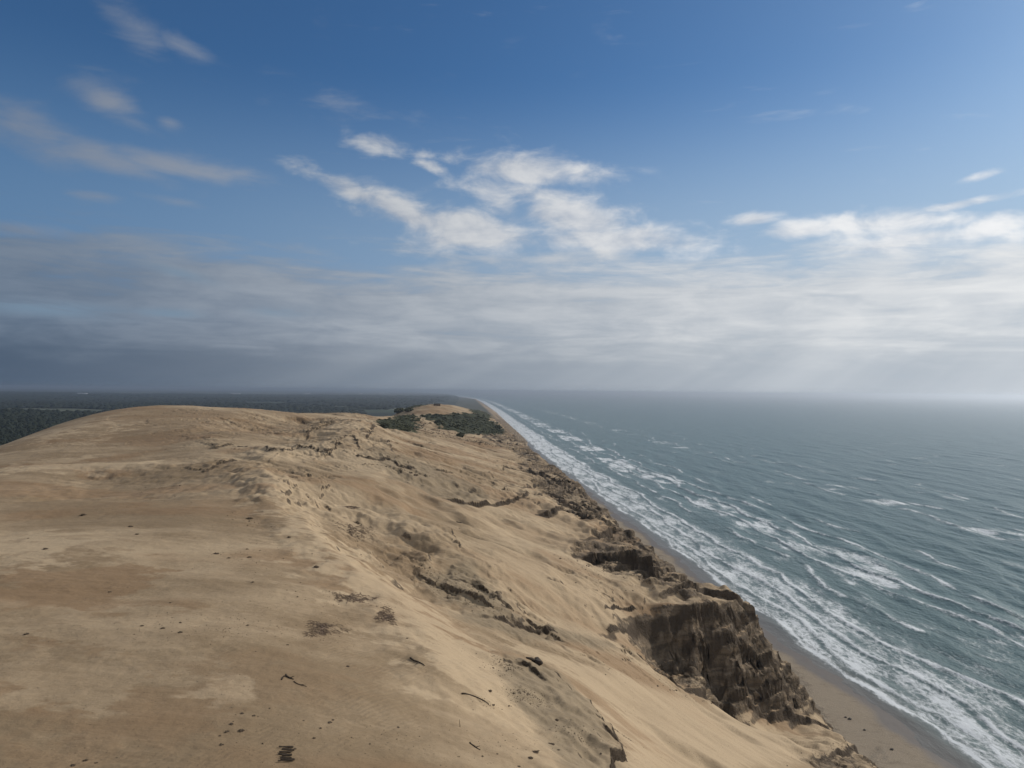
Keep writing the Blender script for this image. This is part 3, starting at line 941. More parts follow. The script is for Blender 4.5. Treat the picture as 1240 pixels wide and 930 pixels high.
def build_world():
    w = bpy.data.worlds.new('World'); S.world = w; w.use_nodes = True
    n = NT(w.node_tree)
    out = n.new('ShaderNodeOutputWorld'); bg = n.new('ShaderNodeBackground')
    n.t.links.new(bg.outputs[0], out.inputs[0])
    sky = n.new('ShaderNodeTexSky', sky_type='NISHITA'); sky.sun_disc = False
    sky.sun_elevation = SUN_EL; sky.sun_rotation = SUN_AZ; sky.altitude = 90; sky.air_density = 1.0; sky.dust_density = 0.6; sky.ozone_density = 2.0
    g = n.new('ShaderNodeTexCoord').outputs['Generated']
    sp = n.new('ShaderNodeSeparateXYZ'); n.put(sp.inputs[0], g)
    dx, dy, dz = sp.outputs
    az = n.m('ARCTAN2', dx, dy)                       # radians right of straight ahead
    el = n.m('ARCSINE', dz)
    # a flat deck of cloud seen from below: features shrink towards the horizon
    zz = n.add(n.m('MAXIMUM', dz, 0.0), 0.10)
    deck = n.comb(n.div(dx, zz), n.div(dy, zz), 0.0)
    big = n.noise(n.mapv(deck, scale=(0.9, 1.5, 1), loc=(3.1, 1.7, 0)), 1.0, 7, 0.6, 0.3)
    fine = n.noise(n.mapv(deck, scale=(2.6, 3.6, 1), loc=(1.1, 5.2, 0)), 1.0, 7, 0.62, 0.5)
    wisp = n.noise(n.mapv(n.comb(az, el, 0), rot=(0, 0, R(18)), scale=(7, 26, 1)), 1.0, 7, 0.62, 0.8)
    puff = n.noise(n.mapv(n.comb(az, el, 0), scale=(13, 26, 1), loc=(4, 2, 0)), 1.0, 7, 0.58, 0.35)

    def blob(px, py, rx, ry, rot=0.0, wgt=1.0):
        a0 = math.atan((px - 620) / FPX); e0 = math.atan((474 - py) / FPX * math.cos(a0))
        sx, sy = rx / FPX * math.cos(a0) ** 2, ry / FPX * math.cos(a0)
        ax = n.sub(az, a0); ey = n.sub(el, e0)
        c, s_ = math.cos(R(rot)), math.sin(R(rot))
        u = n.div(n.add(n.mul(ax, c), n.mul(ey, s_)), sx)
        v = n.div(n.sub(n.mul(ey, c), n.mul(ax, s_)), sy)
        r2 = n.add(n.mul(u, u), n.mul(v, v))
        return n.mul(n.m('EXPONENT', n.mul(r2, -1.0)), wgt)

    def total(lst):
        t = None
        for b in lst:
            q = blob(*b)
            t = q if t is None else n.m('MAXIMUM', t, q)
        return t
    bright = total([(458, 178, 50, 18, -8, .85), (500, 186, 30, 10, -10, .6), (520, 203, 34, 9, -16, .8), (640, 206, 100, 22, -5, 1.0), (690, 214, 40, 12, -4, .8), (425, 234, 75, 14, -20, .85), (490, 258, 80, 18, -22, .95), (560, 280, 90, 28, -8, 1.05), (690, 258, 100, 30, -20, 1.05), (600, 240, 60, 26, -30, .75), (745, 288, 130, 20, -3, 1.0), (835, 288, 40, 9, 0, .7), (600, 292, 170, 30, 0, .62), (640, 235, 120, 46, -12, .62), (470, 262, 60, 26, -10, .6), (1090, 285, 190, 30, 2, .62),
                    (912, 263, 36, 8, 4, .9), (968, 275, 55, 13, 0, .95), (1085, 266, 110, 18, -3, 1.0), (1100, 286, 90, 18, 3, 1.0), (1200, 268, 80, 16, 14, .95), (1160, 243, 85, 7, 6, .85), (1190, 206, 36, 7, 6, .75), (1060, 300, 110, 10, 0, .7)])
    faint = total([(40, 168, 85, 30, -16, .95), (110, 192, 120, 20, -10, .95), (215, 206, 120, 15, -3, 1.0), (285, 212, 50, 8, 0, .7), (125, 125, 55, 20, -14, .85), (150, 145, 40, 12, -20, .6), (200, 152, 22, 10, 0, .65), (150, 30, 60, 26, -24, .72), (215, 60, 60, 14, -20, .55), (110, 242, 45, 9, 0, .7), (200, 246, 70, 7, -6, .5), (35, 285, 70, 13, 0, .8), (560, 60, 260, 50, 0, .15), (450, 140, 200, 40, -4, .28)])
    tex_b = n.add(n.mul(puff, 0.7), n.add(n.mul(fine, 0.15), n.mul(wisp, 0.15)))
    db = n.ss(0.20, 1.0, n.add(bright, n.mul(n.sub(tex_b, 0.5), 2.5)))
    db = n.mul(n.mul(db, 0.93), n.ss(0.02, 0.22, bright))
    df = n.mul(n.ss(0.20, 1.15, n.add(faint, n.mul(n.sub(n.add(n.mul(wisp, 0.6), n.mul(puff, 0.4)), 0.5), 1.7))), 0.85)
    # the stratus deck low over the horizon
    cover = n.ss(R(13.4), R(5.6), n.add(el, n.mul(n.sub(big, 0.5), 0.05)))
    streak = n.noise(n.mapv(n.comb(az, el, 0), rot=(0, 0, R(-2.5)), scale=(5.0, 42, 1), loc=(2.3, 0.4, 0)), 1.0, 8, 0.62, 0.6)
    rolls = n.noise(n.mapv(n.comb(az, el, 0), rot=(0, 0, R(3)), scale=(11, 40, 1), loc=(7.3, 2.4, 0)), 1.0, 7, 0.6, 0.5)
    ds = n.ss(0.15, 0.85, n.add(cover, n.mul(n.sub(n.add(n.mul(streak, 0.7), n.mul(rolls, 0.3)), 0.5), 2.0)))
    side = n.ss(R(-48), R(44), az)                    # brighter towards the sun
    k = 10.0
    def c(r_, g_, b_): return (r_ * k, g_ * k, b_ * k)
    def lr(l, r_): return n.mix(side, c(*l), c(*r_))
    hi = lr((0.122, 0.160, 0.215), (0.74, 0.735, 0.725))
    lo = lr((0.078, 0.112, 0.165), (0.50, 0.525, 0.555))
    lit = n.mix(n.ss(0.32, 0.68, n.add(n.mul(streak, 0.5), n.mul(rolls, 0.5))), lo, hi)
    # blue-grey slate band right on the horizon
    low = n.ss(R(5.2), R(1.4), n.add(el, n.add(n.mul(n.sub(streak, 0.5), 0.05), n.mul(n.sub(rolls, 0.5), 0.035))))
    lowcol = lr((0.042, 0.072, 0.120), (0.40, 0.445, 0.495))
    rayang = n.m('ARCTAN2', n.sub(el, SUN_EL), n.sub(az, SUN_AZ))
    rays = n.noise(n.comb(n.mul(rayang, 9.0), 0.0, 0.0), 1.0, 3, 0.6)
    lowcol = n.mix(n.mul(n.ss(0.40, 0.68, rays), n.mul(side, 0.30)), lowcol, c(0.68, 0.70, 0.72))
    lit = n.mix(n.mul(low, 0.92), lit, lowcol)
    white = n.mix(n.ss(0.36, 0.62, n.add(n.mul(puff, 0.55), n.mul(rolls, 0.45))), lr((0.17, 0.20, 0.26), (0.52, 0.56, 0.62)), lr((0.30, 0.32, 0.345), (0.80, 0.80, 0.80)))
    greyc = lr((0.165, 0.19, 0.235), (0.6, 0.62, 0.66))
    tint = n.mix(n.ss(R(-10), R(50), az), (0.285, 0.475, 0.645), (0.44, 0.59, 0.715))
    skyc = n.mix(1.0, sky.outputs[0], tint, 'MULTIPLY')
    skyc = n.mix(n.mul(n.ss(R(24), R(7), el), 0.9), skyc, lr((0.095, 0.18, 0.31), (0.36, 0.46, 0.57)))
    # broken cloud added overhead and behind, out of view, to lift shadow fill
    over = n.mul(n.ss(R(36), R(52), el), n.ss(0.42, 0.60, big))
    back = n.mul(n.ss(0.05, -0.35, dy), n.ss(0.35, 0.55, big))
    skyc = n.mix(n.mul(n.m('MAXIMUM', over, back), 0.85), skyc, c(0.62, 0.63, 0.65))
    col = n.mix(df, skyc, greyc)
    col = n.mix(db, col, white)
    gaps = n.mul(total([(60, 380, 95, 9, 0, 1.0), (205, 384, 45, 6, 0, .9), (340, 380, 40, 7, 0, .8), (120, 350, 70, 5, -2, .7), (215, 335, 40, 6, -12, .8)]), n.ss(0.36, 0.56, streak))
    lit = n.mix(n.mul(gaps, 0.8), lit, c(0.155, 0.225, 0.30))
    col = n.mix(n.mul(ds, n.add(0.86, n.mul(low, 0.14))), col, lit)
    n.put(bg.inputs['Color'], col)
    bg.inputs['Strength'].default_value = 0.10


WS = 0.62
build_world()
sun = bpy.data.lights.new('sun', 'SUN'); sun.energy = 3.05; sun.angle = R(0.6); sun.color = (1.0, 0.945, 0.87)
so = bpy.data.objects.new('sun', sun); COL.objects.link(so)
so.rotation_euler = (math.pi / 2 - SUN_EL, 0, math.pi - SUN_AZ)

build_terrain()
build_sea()
build_land()
build_forest()


# ------------------------------------------------------------------ things lying on the sand
def ground_hit(pts):
    pts = np.asarray(pts, float)
    h = hit(pts)
    D = np.array([ray(a, b) for a, b in pts])
    for _ in range(3):
        z = terrain(h[:, 0].copy(), h[:, 1].copy())[0]
        t = (z - CAM_H) / D[:, 2]
        t2 = np.where((t > 0) & (np.abs(D[:, 1] * t - h[:, 1]) < 12 + 0.05 * h[:, 1]), t, h[:, 1] / D[:, 1])
        h = np.stack([D[:, 0] * t2, D[:, 1] * t2, z], 1)
    h[:, 2] = terrain(h[:, 0].copy(), h[:, 1].copy())[0]
    return h


def zat(x, y):
    return terrain(np.atleast_1d(np.asarray(x, float)).copy(), np.atleast_1d(np.asarray(y, float)).copy())[0]


def ico(sub):
    t = (1 + 5 ** .5) / 2
    v = [(-1, t, 0), (1, t, 0), (-1, -t, 0), (1, -t, 0), (0, -1, t), (0, 1, t), (0, -1, -t), (0, 1, -t), (t, 0, -1), (t, 0, 1), (-t, 0, -1), (-t, 0, 1)]
    f = [(0, 11, 5), (0, 5, 1), (0, 1, 7), (0, 7, 10), (0, 10, 11), (1, 5, 9), (5, 11, 4), (11, 10, 2), (10, 7, 6), (7, 1, 8), (3, 9, 4), (3, 4, 2), (3, 2, 6), (3, 6, 8), (3, 8, 9), (4, 9, 5), (2, 4, 11), (6, 2, 10), (8, 6, 7), (9, 8, 1)]
    v = [np.array(p) / np.linalg.norm(p) for p in v]
    for _ in range(sub):
        c = {}; g = []

        def mid(a, b):
            k = (min(a, b), max(a, b))
            if k not in c:
                m = v[a] + v[b]; v.append(m / np.linalg.norm(m)); c[k] = len(v) - 1
            return c[k]
        for a, b, d in f:
            x, y, z = mid(a, b), mid(b, d), mid(d, a)
            g += [(a, x, z), (b, y, x), (d, z, y), (x, y, z)]
        f = g
    return np.array(v), np.array(f)


ICO1, ICO2 = ico(1), ico(2)


class Soup:
    """collects triangles for one mesh"""
    def __init__(self):
        self.v = []; self.f = []; self.n = 0

    def addm(self, v, f):
        self.v.append(v); self.f.append(f + self.n); self.n += len(v)

    def lump(self, c, sx, sy, sz, seed, src=ICO2, rough=0.35, rot=0.0):
        v, f = src
        q = v * 1.0
        k = 1 + rough * (fbm(q[:, 0] * 1.7 + seed, q[:, 1] * 1.7 + q[:, 2] * 2.3, 3, 700 + int(seed) % 90))
        q = q * k[:, None] * np.array([sx, sy, sz])
        cr, sr = math.cos(rot), math.sin(rot)
        q = np.stack([q[:, 0] * cr - q[:, 1] * sr, q[:, 0] * sr + q[:, 1] * cr, q[:, 2]], 1)
        self.addm(q + np.asarray(c), f)

    def tube(self, pts, radii, ns=6):
        pts = np.asarray(pts, float); n = len(pts)
        vs = []
        for i in range(n):
            d = pts[min(i + 1, n - 1)] - pts[max(i - 1, 0)]
            d = d / (np.linalg.norm(d) + 1e-9)
            u = np.cross(d, (0.13, 0.2, 0.97)); u /= np.linalg.norm(u) + 1e-9
            w = np.cross(d, u)
            a = np.arange(ns) * 2 * np.pi / ns
            vs.append(pts[i] + radii[i] * (np.cos(a)[:, None] * u + np.sin(a)[:, None] * w))
        vs.append(pts[:1]); vs.append(pts[-1:])
        V = np.concatenate(vs); f = []
        for i in range(n - 1):
            for j in range(ns):
                a, b = i * ns + j, i * ns + (j + 1) % ns
                f += [(a, b, b + ns), (a, b + ns, a + ns)]
        for j in range(ns):
            f.append((n * ns, (j + 1) % ns, j)); f.append((n * ns + 1, (n - 1) * ns + j, (n - 1) * ns + (j + 1) % ns))
        self.addm(V, np.array(f))

    def build(self, name, mat, smooth=False, loc=None, parent=None, **props):
        V = np.concatenate(self.v); F = np.concatenate(self.f)
        if loc is not None:
            V = V - np.asarray(loc)
        me = mesh_from(name, V, F, smooth)
        o = link(name, me, mat, **props)
        if loc is not None and parent is None:
            o.location = loc
        if parent is not None:
            o.parent = parent
        return o


def two_tone(name, c0, c1, scale, rough=0.9):
    m, n, b = material(name)
    p = n.new('ShaderNodeTexCoord').outputs['Object']
    n.put(b.inputs['Base Color'], n.mix(n.noise(p, scale, 5, 0.65), c0, c1))
    b.inputs['Roughness'].default_value = rough; b.inputs['Specular IOR Level'].default_value = 0.2
    bp = n.new('ShaderNodeBump'); bp.inputs['Distance'].default_value = 0.05; bp.inputs['Strength'].default_value = 0.6
    n.put(bp.inputs['Height'], n.noise(p, scale * 2.5, 4, 0.6)); n.put(b.inputs['Normal'], bp.outputs[0])
    return m


def build_things():
    peat = two_tone('dark_peat', (0.045, 0.032, 0.021), (0.140, 0.100, 0.065), 3.0)
    wood = two_tone('weathered_wood', (0.022, 0.016, 0.011), (0.085, 0.062, 0.042), 5.0)
    twigm = two_tone('dead_twigs', (0.085, 0.058, 0.040), (0.21, 0.150, 0.102), 2.0)
    stone = two_tone('beach_stone', (0.05, 0.045, 0.04), (0.13, 0.12, 0.105), 4.0)
    white = two_tone('white_plastic', (0.72, 0.73, 0.74), (0.82, 0.82, 0.82), 4.0, 0.5)
    leaf = leaf_material('scrub_leaves', (0.018, 0.022, 0.011), (0.088, 0.086, 0.046), 0.30)

    # driftwood: two ends seen, thickness as a share of the length, lift of the far end
    G = 'driftwood lying on the sand'
    sticks = [
        ((346, 818), (356, 823), .17, 0, 'thick dark driftwood piece in the broken line on brown sand left of the bright ridge'),
        ((357, 825), (370, 832), .07, 0, 'thin driftwood branch trailing off below the thick dark piece on the brown sand'),
        ((340, 823), (346, 819), .16, 0, 'short twig at the upper left end of the broken driftwood line on brown sand'),
        ((559, 839), (592, 853), .05, 0, 'longest dark driftwood branch, lying on the sand left of the dark rubble patch'),
        ((557, 880), (556, 872), .10, 1, 'thin dark stake standing upright in the sand, between the longest branch and the forked log'),
        ((568, 900), (582, 908), .12, 0, 'short dark forked log near the bottom of the picture, below the upright stake'),
        ((650, 800), (657, 808), .18, 0, 'short dark stub sticking out of the upper rim of the grey clay terrace'),
        ((553, 632), (559, 638), .16, 0, 'straight dark piece of driftwood on the smooth sand halfway up the slope'),
        ((499, 797), (512, 807), .08, 0, 'thin forked branch on the bright sand below the right root tangle'),
        ((288, 545), (300, 541), .08, 0, 'pale stick near the small ridge of dark earth below the far dune'),
    ]
    ends = ground_hit([s[0] for s in sticks] + [s[1] for s in sticks])
    k = len(sticks)
    for i, (a, b, th, up, lab) in enumerate(sticks):
        A, B = ends[i].copy(), ends[i + k].copy()
        if up:
            D = 8.5 * A[1] / FPX
            B = A + np.array([-.06, .03, D])
        r0 = np.linalg.norm(B - A) * th * 0.5
        s = Soup(); t = np.linspace(0, 1, 8)
        bend = np.cross(B - A, (0, 0, 1.0)) * 0.10
        P = A + (B - A) * t[:, None] + bend * np.sin(t * 3.1 + i)[:, None] * (0.3 if up else 1)
        if not up:
            P[:, 2] = zat(P[:, 0], P[:, 1]) + r0 * 0.6
        P += rng.normal(0, r0 * 0.25, P.shape)
        s.tube(P, r0 * (1 - 0.55 * t) * rng.uniform(.8, 1.2, 8), 7)
        j = 4
        off = np.cross(B - A, (0, 0, 1.0)) * rng.choice([-.28, .28])
        if not up:
            s.tube([P[j], P[j] + off * 0.5 + (B - A) * .16 + (0, 0, r0), P[j] + off + (B - A) * .25 + (0, 0, r0 * 1.5)], [r0 * .55, r0 * .4, r0 * .2], 5)
        s.build('driftwood', wood, True, loc=A, label=lab, category='driftwood', group=G)

    G2 = 'dark clods on the sand'
    clods = [
        (34, 652, 4, 'small dark clod in the upper part of the pale ribbed sand patch at left'),
        (55, 665, 7, 'flat dark clod in the middle of the pale ribbed sand patch at left'),
        (101, 624, 9, 'long flat dark clod on the brown streak above the pale ribbed sand patch'),
        (158, 638, 7, 'upper of two dark clods just right of the pale ribbed sand patch'),
        (166, 647, 5, 'lower of two dark clods just right of the pale ribbed sand patch'),
        (133, 717, 6, 'dark clod at the right end of the large reddish brown stain'),
        (32, 768, 7, 'dark clod on the small reddish stain close to the left edge'),
        (172, 758, 5, 'smaller left one of the pair of dark clods on the grey crusted sand'),
        (197, 761, 8, 'larger winged right one of the pair of dark clods on the grey crusted sand'),
        (218, 766, 7, 'dull brown clod to the right of the pair on the grey crusted sand'),
        (206, 730, 4, 'tiny black clod alone above the pair on the grey crusted sand'),
        (302, 629, 10, 'broad dark clod on reddish sand beside the top of the bright slope'),
        (350, 649, 7, 'dark clod on the brow of the bright slope, below the broad one'),
        (306, 705, 5, 'small black clod with a pale sand tail in the crumb field'),
        (262, 671, 8, 'dark clod at the bend of the curved crumb trail'),
        (277, 676, 6, 'dark clod at the lower end of the curved crumb trail'),
        (299, 666, 5, 'upper of two dark clods right of the curved crumb trail'),
        (302, 675, 6, 'lower of two dark clods right of the curved crumb trail'),
        (383, 687, 8, 'brown clod on bare sand above the left root tangle'),
        (348, 781, 5, 'dark clod below the left end of the left root tangle'),
        (421, 807, 5, 'small brown clod alone on the rippled brown sand'),
        (493, 773, 4, 'single dark clod on the bright sand below the right root tangle'),
        (293, 864, 5, 'left one of two dark clods joined by a pale wind tail'),
        (307, 867, 6, 'right one of two dark clods joined by a pale wind tail'),
        (280, 877, 7, 'upper left clod of the little cluster above the bottom edge'),
        (292, 885, 8, 'largest dark clod of the little cluster above the bottom edge'),
        (275, 886, 6, 'dull clod in the middle of the little cluster above the bottom edge'),
        (266, 891, 5, 'leftmost clod of the little cluster above the bottom edge'),
        (268, 902, 6, 'lowest clod of the little cluster above the bottom edge'),
        (357, 907, 5, 'dark clod just above the right corner of the slat heap'),
        (399, 875, 6, 'dark clod with a sharp point between the slat heap and the bright ridge'),
        (388, 882, 5, 'hollow looking brown clod up and right of the slat heap'),
        (380, 894, 5, 'light brown clod to the right of the slat heap'),
        (482, 881, 5, 'round dark clod alone on the brown flat left of the upright stake'),
        (403, 872, 4, 'small dark clod close beside the sharp pointed one'),
        (593, 837, 8, 'black wedge shaped clod between the longest branch and the rubble patch'),
        (581, 809, 4, 'dark clod in the crumb scatter above the longest branch'),
        (597, 854, 5, 'dark clod at the lower right end of the longest branch'),
        (616, 855, 4, 'small clod alone under the left end of the rubble patch'),
        (584, 916, 4, 'dark clod below the forked log'),
        (602, 913, 4, 'dark clod to the right of the forked log'),
        (668, 900, 9, 'dark splintered clod on pale sand left of the terrace foot'),
        (676, 907, 4, 'small dark clod under the splintered one'),
        (648, 910, 9, 'upper of two flat dark clods above the bottom edge'),
        (642, 918, 10, 'lower of two flat dark clods above the bottom edge'),
        (628, 928, 6, 'dark clod cut by the bottom edge below the flat clods'),
        (674, 872, 7, 'brown clod below the right end of the rubble patch'),
        (88, 927, 7, 'left one of three dark clods at the bottom left edge'),
        (103, 921, 8, 'middle and darkest of three dark clods at the bottom left edge'),
        (116, 924, 6, 'right one of three dark clods at the bottom left edge'),
        (503, 583, 8, 'dark clod alone on the slope below the long cracks'),
        (580, 540, 6, 'dark clod alone on smooth sand under the rubble of the headland'),
        (497, 572, 7, 'dark clod at the foot of the longest crack'),
    ]
    H = ground_hit([(c[0], c[1]) for c in clods])
    for i, (px, py, w, lab) in enumerate(clods):
        p = H[i]; m = w * p[1] / FPX * 0.5 * rng.uniform(.55, .8)
        s = Soup()
        s.lump(p + (0, 0, m * .10), m, m * .75, m * .38, i * 3.3 + 1, ICO2, .75, rng.uniform(0, 3))
        s.lump(p + (m * .7, m * .15, m * .08), m * .5, m * .5, m * .3, i * 5.1 + 2, ICO1, .7, rng.uniform(0, 3))
        s.build('clod', peat, False, loc=p, label=lab, category='clod', group=G2)

    turf = [(523, 489, 8, 'upper dark turf block on the crest of the far bright dune'), (529, 491.5, 7, 'lower dark turf block on the flank of the far bright dune')]
    H = ground_hit([(c[0], c[1]) for c in turf])
    for i, (px, py, w, lab) in enumerate(turf):
        p = H[i]; m = w * p[1] / FPX * 0.5; s = Soup()
        for q in range(5):
            s.lump(p + (rng.uniform(-.6, .6) * m, rng.uniform(-.6, .6) * m, m * .25), m * .5, m * .45, m * .45, q * 7 + i, ICO2, .6)
        s.build('turf_block', peat, False, loc=p, label=lab, category='turf block', group='turf blocks on the far dune')

    stones = [(1029, 867, 4, 'upper right one of two dark stones on the beach behind the clay cliff'), (1024, 865, 3, 'smaller left one of two dark stones on the beach behind the clay cliff'),
              (1080, 903, 4, 'single dark stone on dry beach sand near the bottom right'), (1047, 880, 3, 'small stone on the beach between the pair and the single stone')]
    H = np.array([(*at(c[0], c[1], 1.6), 0) for c in stones])
    for i, (px, py, w, lab) in enumerate(stones):
        x, y = H[i, :2]; z = float(zat(x, y)[0]); m = w * y / FPX * 0.5
        s = Soup(); s.lump((x, y, z + m * .3), m, m * .8, m * .6, i + 4.4, ICO2, .5)
        s.build('beach_stone', stone, True, loc=(x, y, z), label=lab, category='stone', group='stones on the beach')

    # one white scrap
    p = ground_hit([(544.5, 728)])[0]; m = 1.5 * p[1] / FPX
    s = Soup(); s.lump(p + (0, 0, m * .35), m * .8, m * .7, m * .5, 3.3, ICO2, .6)
    s.build('litter_scrap', white, False, loc=p, label='tiny white scrap of litter on the brown crusted slope', category='litter')

    # heap of slats by the bottom edge: one thing, each slat a part
    H = ground_hit([(337, 905), (357, 905), (347, 922)])
    c0 = H.mean(0)
    e = bpy.data.objects.new('slat_heap', None); COL.objects.link(e); e.location = c0
    e['label'] = 'small heap of dark slats half buried in sand at the bottom edge'; e['category'] = 'slat heap'
    ex = H[1] - H[0]; ex[2] = 0; ey = H[2] - (H[0] + H[1]) / 2; ey[2] = 0
    for i in range(9):
        f = (i + .2) / 8.0
        a = H[0] + ex * rng.uniform(-.02, .25) + ey * f; b = H[0] + ex * rng.uniform(.75, 1.05) + ey * (f + rng.uniform(-.02, .08))
        if i in (1, 4):
            b = a + (b - a) * .6
        t = np.linspace(0, 1, 5); P = a + (b - a) * t[:, None]
        P[:, 2] = zat(P[:, 0], P[:, 1]) + 0.05 + rng.uniform(0, .06)
        s = Soup(); s.tube(P, np.full(5, 0.060) * rng.uniform(.7, 1.2, 5), 4)
        s.build('slat', wood, False, loc=c0, parent=e)

    # tangles of dead twigs
    tang = [((390, 762), (26, 0), (0, 15), 190, 'reddish brown tangle of dead twigs, the left and lower of the root tangles'),
            ((428, 725), (34, 2), (0, 8), 150, 'flat grey tangle of dead twigs in the middle, above the bright ridge slope'),
            ((468, 746), (20, 6), (-4, 12), 150, 'dark tangle of dead twigs at the right, by the brow of the bright ridge'),
            ((430, 617), (14, 6), (0, 5), 50, 'small patch of dark roots showing on the upper slope'),
            ((430, 645), (28, 4), (0, 9), 80, 'loose tangle of roots on the upper slope, above the crusted hollow')]
    for ti, (c, u, v, n_, lab) in enumerate(tang):
        h = ground_hit([c, (c[0] + u[0], c[1] + u[1]), (c[0] + v[0], c[1] + v[1])])
        U, V_ = (h[1] - h[0])[:2], (h[2] - h[0])[:2]
        n_ = int(n_ * 1.6)
        q_r = .82 * rng.random(n_) ** .6; q_a = rng.uniform(0, 6.283, n_); q_r = q_r * (0.85 + .28 * np.cos(2 * q_a + ti * 1.7) + .22 * np.cos(3 * q_a + ti * 2.3) + .14 * np.cos(5 * q_a + ti)); q = np.stack([q_r * np.cos(q_a), q_r * np.sin(q_a)], 1); st = h[0][:2] + q[:, :1] * U + q[:, 1:] * V_
        px_m = h[0][1] / FPX
        L = rng.uniform(2.5, 9.5, n_) * px_m; an = rng.normal(0.2, 0.9, n_) + np.where(rng.random(n_) < .3, 1.5, 0)
        pts = []
        for i in range(n_):
            t = np.linspace(-.5, .5, 5) * L[i]
            cv = rng.uniform(-.25, .25) * L[i]
            x = st[i, 0] + t * math.cos(an[i]) - cv * (np.linspace(-1, 1, 5) ** 2) * math.sin(an[i])
            y = st[i, 1] + (t * math.sin(an[i]) + cv * (np.linspace(-1, 1, 5) ** 2) * math.cos(an[i])) * 1.6
            pts.append(np.stack([x, y], 1))
        pts = np.array(pts)
        z = zat(pts[..., 0].ravel(), pts[..., 1].ravel()).reshape(n_, 5)
        s = Soup()
        for i in range(n_):
            r0 = rng.uniform(.12, .32) * px_m
            lift = np.array([0, .6, 1, .6, 0]) * rng.uniform(0, 1.3) * px_m
            s.tube(np.column_stack([pts[i], z[i] + lift + r0 * .4]), r0 * np.array([.6, 1, 1, .8, .4]), 4)
        s.build('twig_tangle', twigm, False, loc=h[0], label=lab, category='dead twigs', group='tangles of dead twigs and roots')

    # crumbs of peat and clay: nobody could count them
    CL = [((390, 765), (40, 0), (0, 18), 240, .9), ((275, 755), (75, 0), (0, 24), 420, .8), ((640, 842), (26, 10), (-6, 9), 420, 1.3), ((606, 812), (36, 8), (0, 9), 130, 1.1),
          ((620, 900), (60, 8), (0, 16), 130, 1.1), ((470, 892), (75, 0), (0, 28), 190, 1.0), ((320, 885), (70, 0), (0, 28), 110, 1.0), ((300, 668), (60, 0), (0, 26), 260, .8), ((200, 765), (70, 0), (0, 24), 160, .8),
          ((614, 806), (16, 4), (0, 5), 90, 1.6), ((700, 890), (30, 10), (0, 18), 150, 1.3), ((310, 633), (45, 4), (0, 10), 130, .9), ((565, 722), (45, 25), (-8, 14), 320, 1.2), ((500, 690), (45, 20), (0, 12), 200, 1.1),
          ((1020, 914), (36, 0), (0, 8), 200, 1.5), ((540, 527), (60, 6), (0, 5), 520, 1.3), ((585, 537), (40, 8), (0, 6), 320, 1.3), ((511, 513), (7, 0), (0, 8), 220, 1.2), ((440, 645), (36, 6), (0, 14), 160, 1.0), ((480, 565), (40, 6), (0, 8), 200, 1.0),
          ((640, 545), (30, 14), (0, 8), 200, 1.4), ((100, 770), (90, 0), (0, 40), 60, .8), ((700, 690), (60, 20), (0, 16), 120, 1.2), ((430, 727), (60, 8), (0, 12), 200, .9), ((180, 600), (120, 0), (0, 26), 130, .9), ((590, 850), (25, 8), (0, 8), 70, 1.0), ((855, 800), (60, 20), (0, 30), 160, 1.8), ((745, 690), (40, 16), (0, 12), 200, 1.6)]
    base = ground_hit([c[0] for c in CL] + [(c[0][0] + c[1][0], c[0][1] + c[1][1]) for c in CL] + [(c[0][0] + c[2][0], c[0][1] + c[2][1]) for c in CL])
    n = len(CL); allp = []
    for i, c in enumerate(CL):
        U = (base[n + i] - base[i])[:2]; V_ = (base[2 * n + i] - base[i])[:2]
        V_ = V_ * min(1.0, .30 * base[i][1] / (np.linalg.norm(V_) + 1e-6))
        q = np.clip(rng.normal(0, .55, (c[3], 2)), -1.3, 1.3)
        xy = base[i][:2] + q[:, :1] * U + q[:, 1:] * V_
        pm = np.minimum(np.linalg.norm(base[i][:2]), np.linalg.norm(xy, axis=1)) / FPX
        sz = c[4] * pm * np.exp(rng.normal(-.55, .5, c[3])) * .55
        allp.append(np.column_stack([xy, sz]))
    # a thin scatter over all the dry slope
    far = ground_hit(np.column_stack([rng.uniform(0, 760, 420), rng.uniform(575, 930, 420)]))
    far = far[far[:, 1] < 420]
    allp.append(np.column_stack([far[:, :2], np.clip(np.exp(rng.normal(-.9, .5, len(far))), 0, .9) * far[:, 1] / FPX * .6]))
    A = np.concatenate(allp)
    z = zat(A[:, 0], A[:, 1])
    ok = z > beach_z(A[:, 0], A[:, 1]) + .3
    A, z = A[ok], z[ok]
    v0 = np.array([(1, 0, 0), (.3, .95, .1), (-.8, .6, 0), (-.8, -.6, .1), (.3, -.95, 0), (0.1, 0, .75), (0, 0.1, -.6)])
    f0 = np.array([(0, 1, 5), (1, 2, 5), (2, 3, 5), (3, 4, 5), (4, 0, 5), (1, 0, 6), (2, 1, 6), (3, 2, 6), (4, 3, 6), (0, 4, 6)])
    k = len(A); a = rng.uniform(0, 6.28, k)
    V = v0[None] * rng.uniform(.55, 1.3, (k, 7, 3)) * A[:, 2][:, None, None] * rng.uniform(.7, 1.5, (k, 1, 3))
    X = V[..., 0] * np.cos(a)[:, None] - V[..., 1] * np.sin(a)[:, None]; Y = V[..., 0] * np.sin(a)[:, None] + V[..., 1] * np.cos(a)[:, None]
    V = np.stack([X + A[:, :1], Y + A[:, 1:2], V[..., 2] + z[:, None] + A[:, 2:3] * .15], -1)
    me = mesh_from('peat_crumbs', V.reshape(-1, 3), (f0[None] + (np.arange(k) * 7)[:, None, None]).reshape(-1, 3), False)
    link('peat_crumbs', me, peat, kind='stuff', label='dark crumbs of peat and clay strewn over the sand', category='crumbs')

    # scrub on the headland
    pts = []
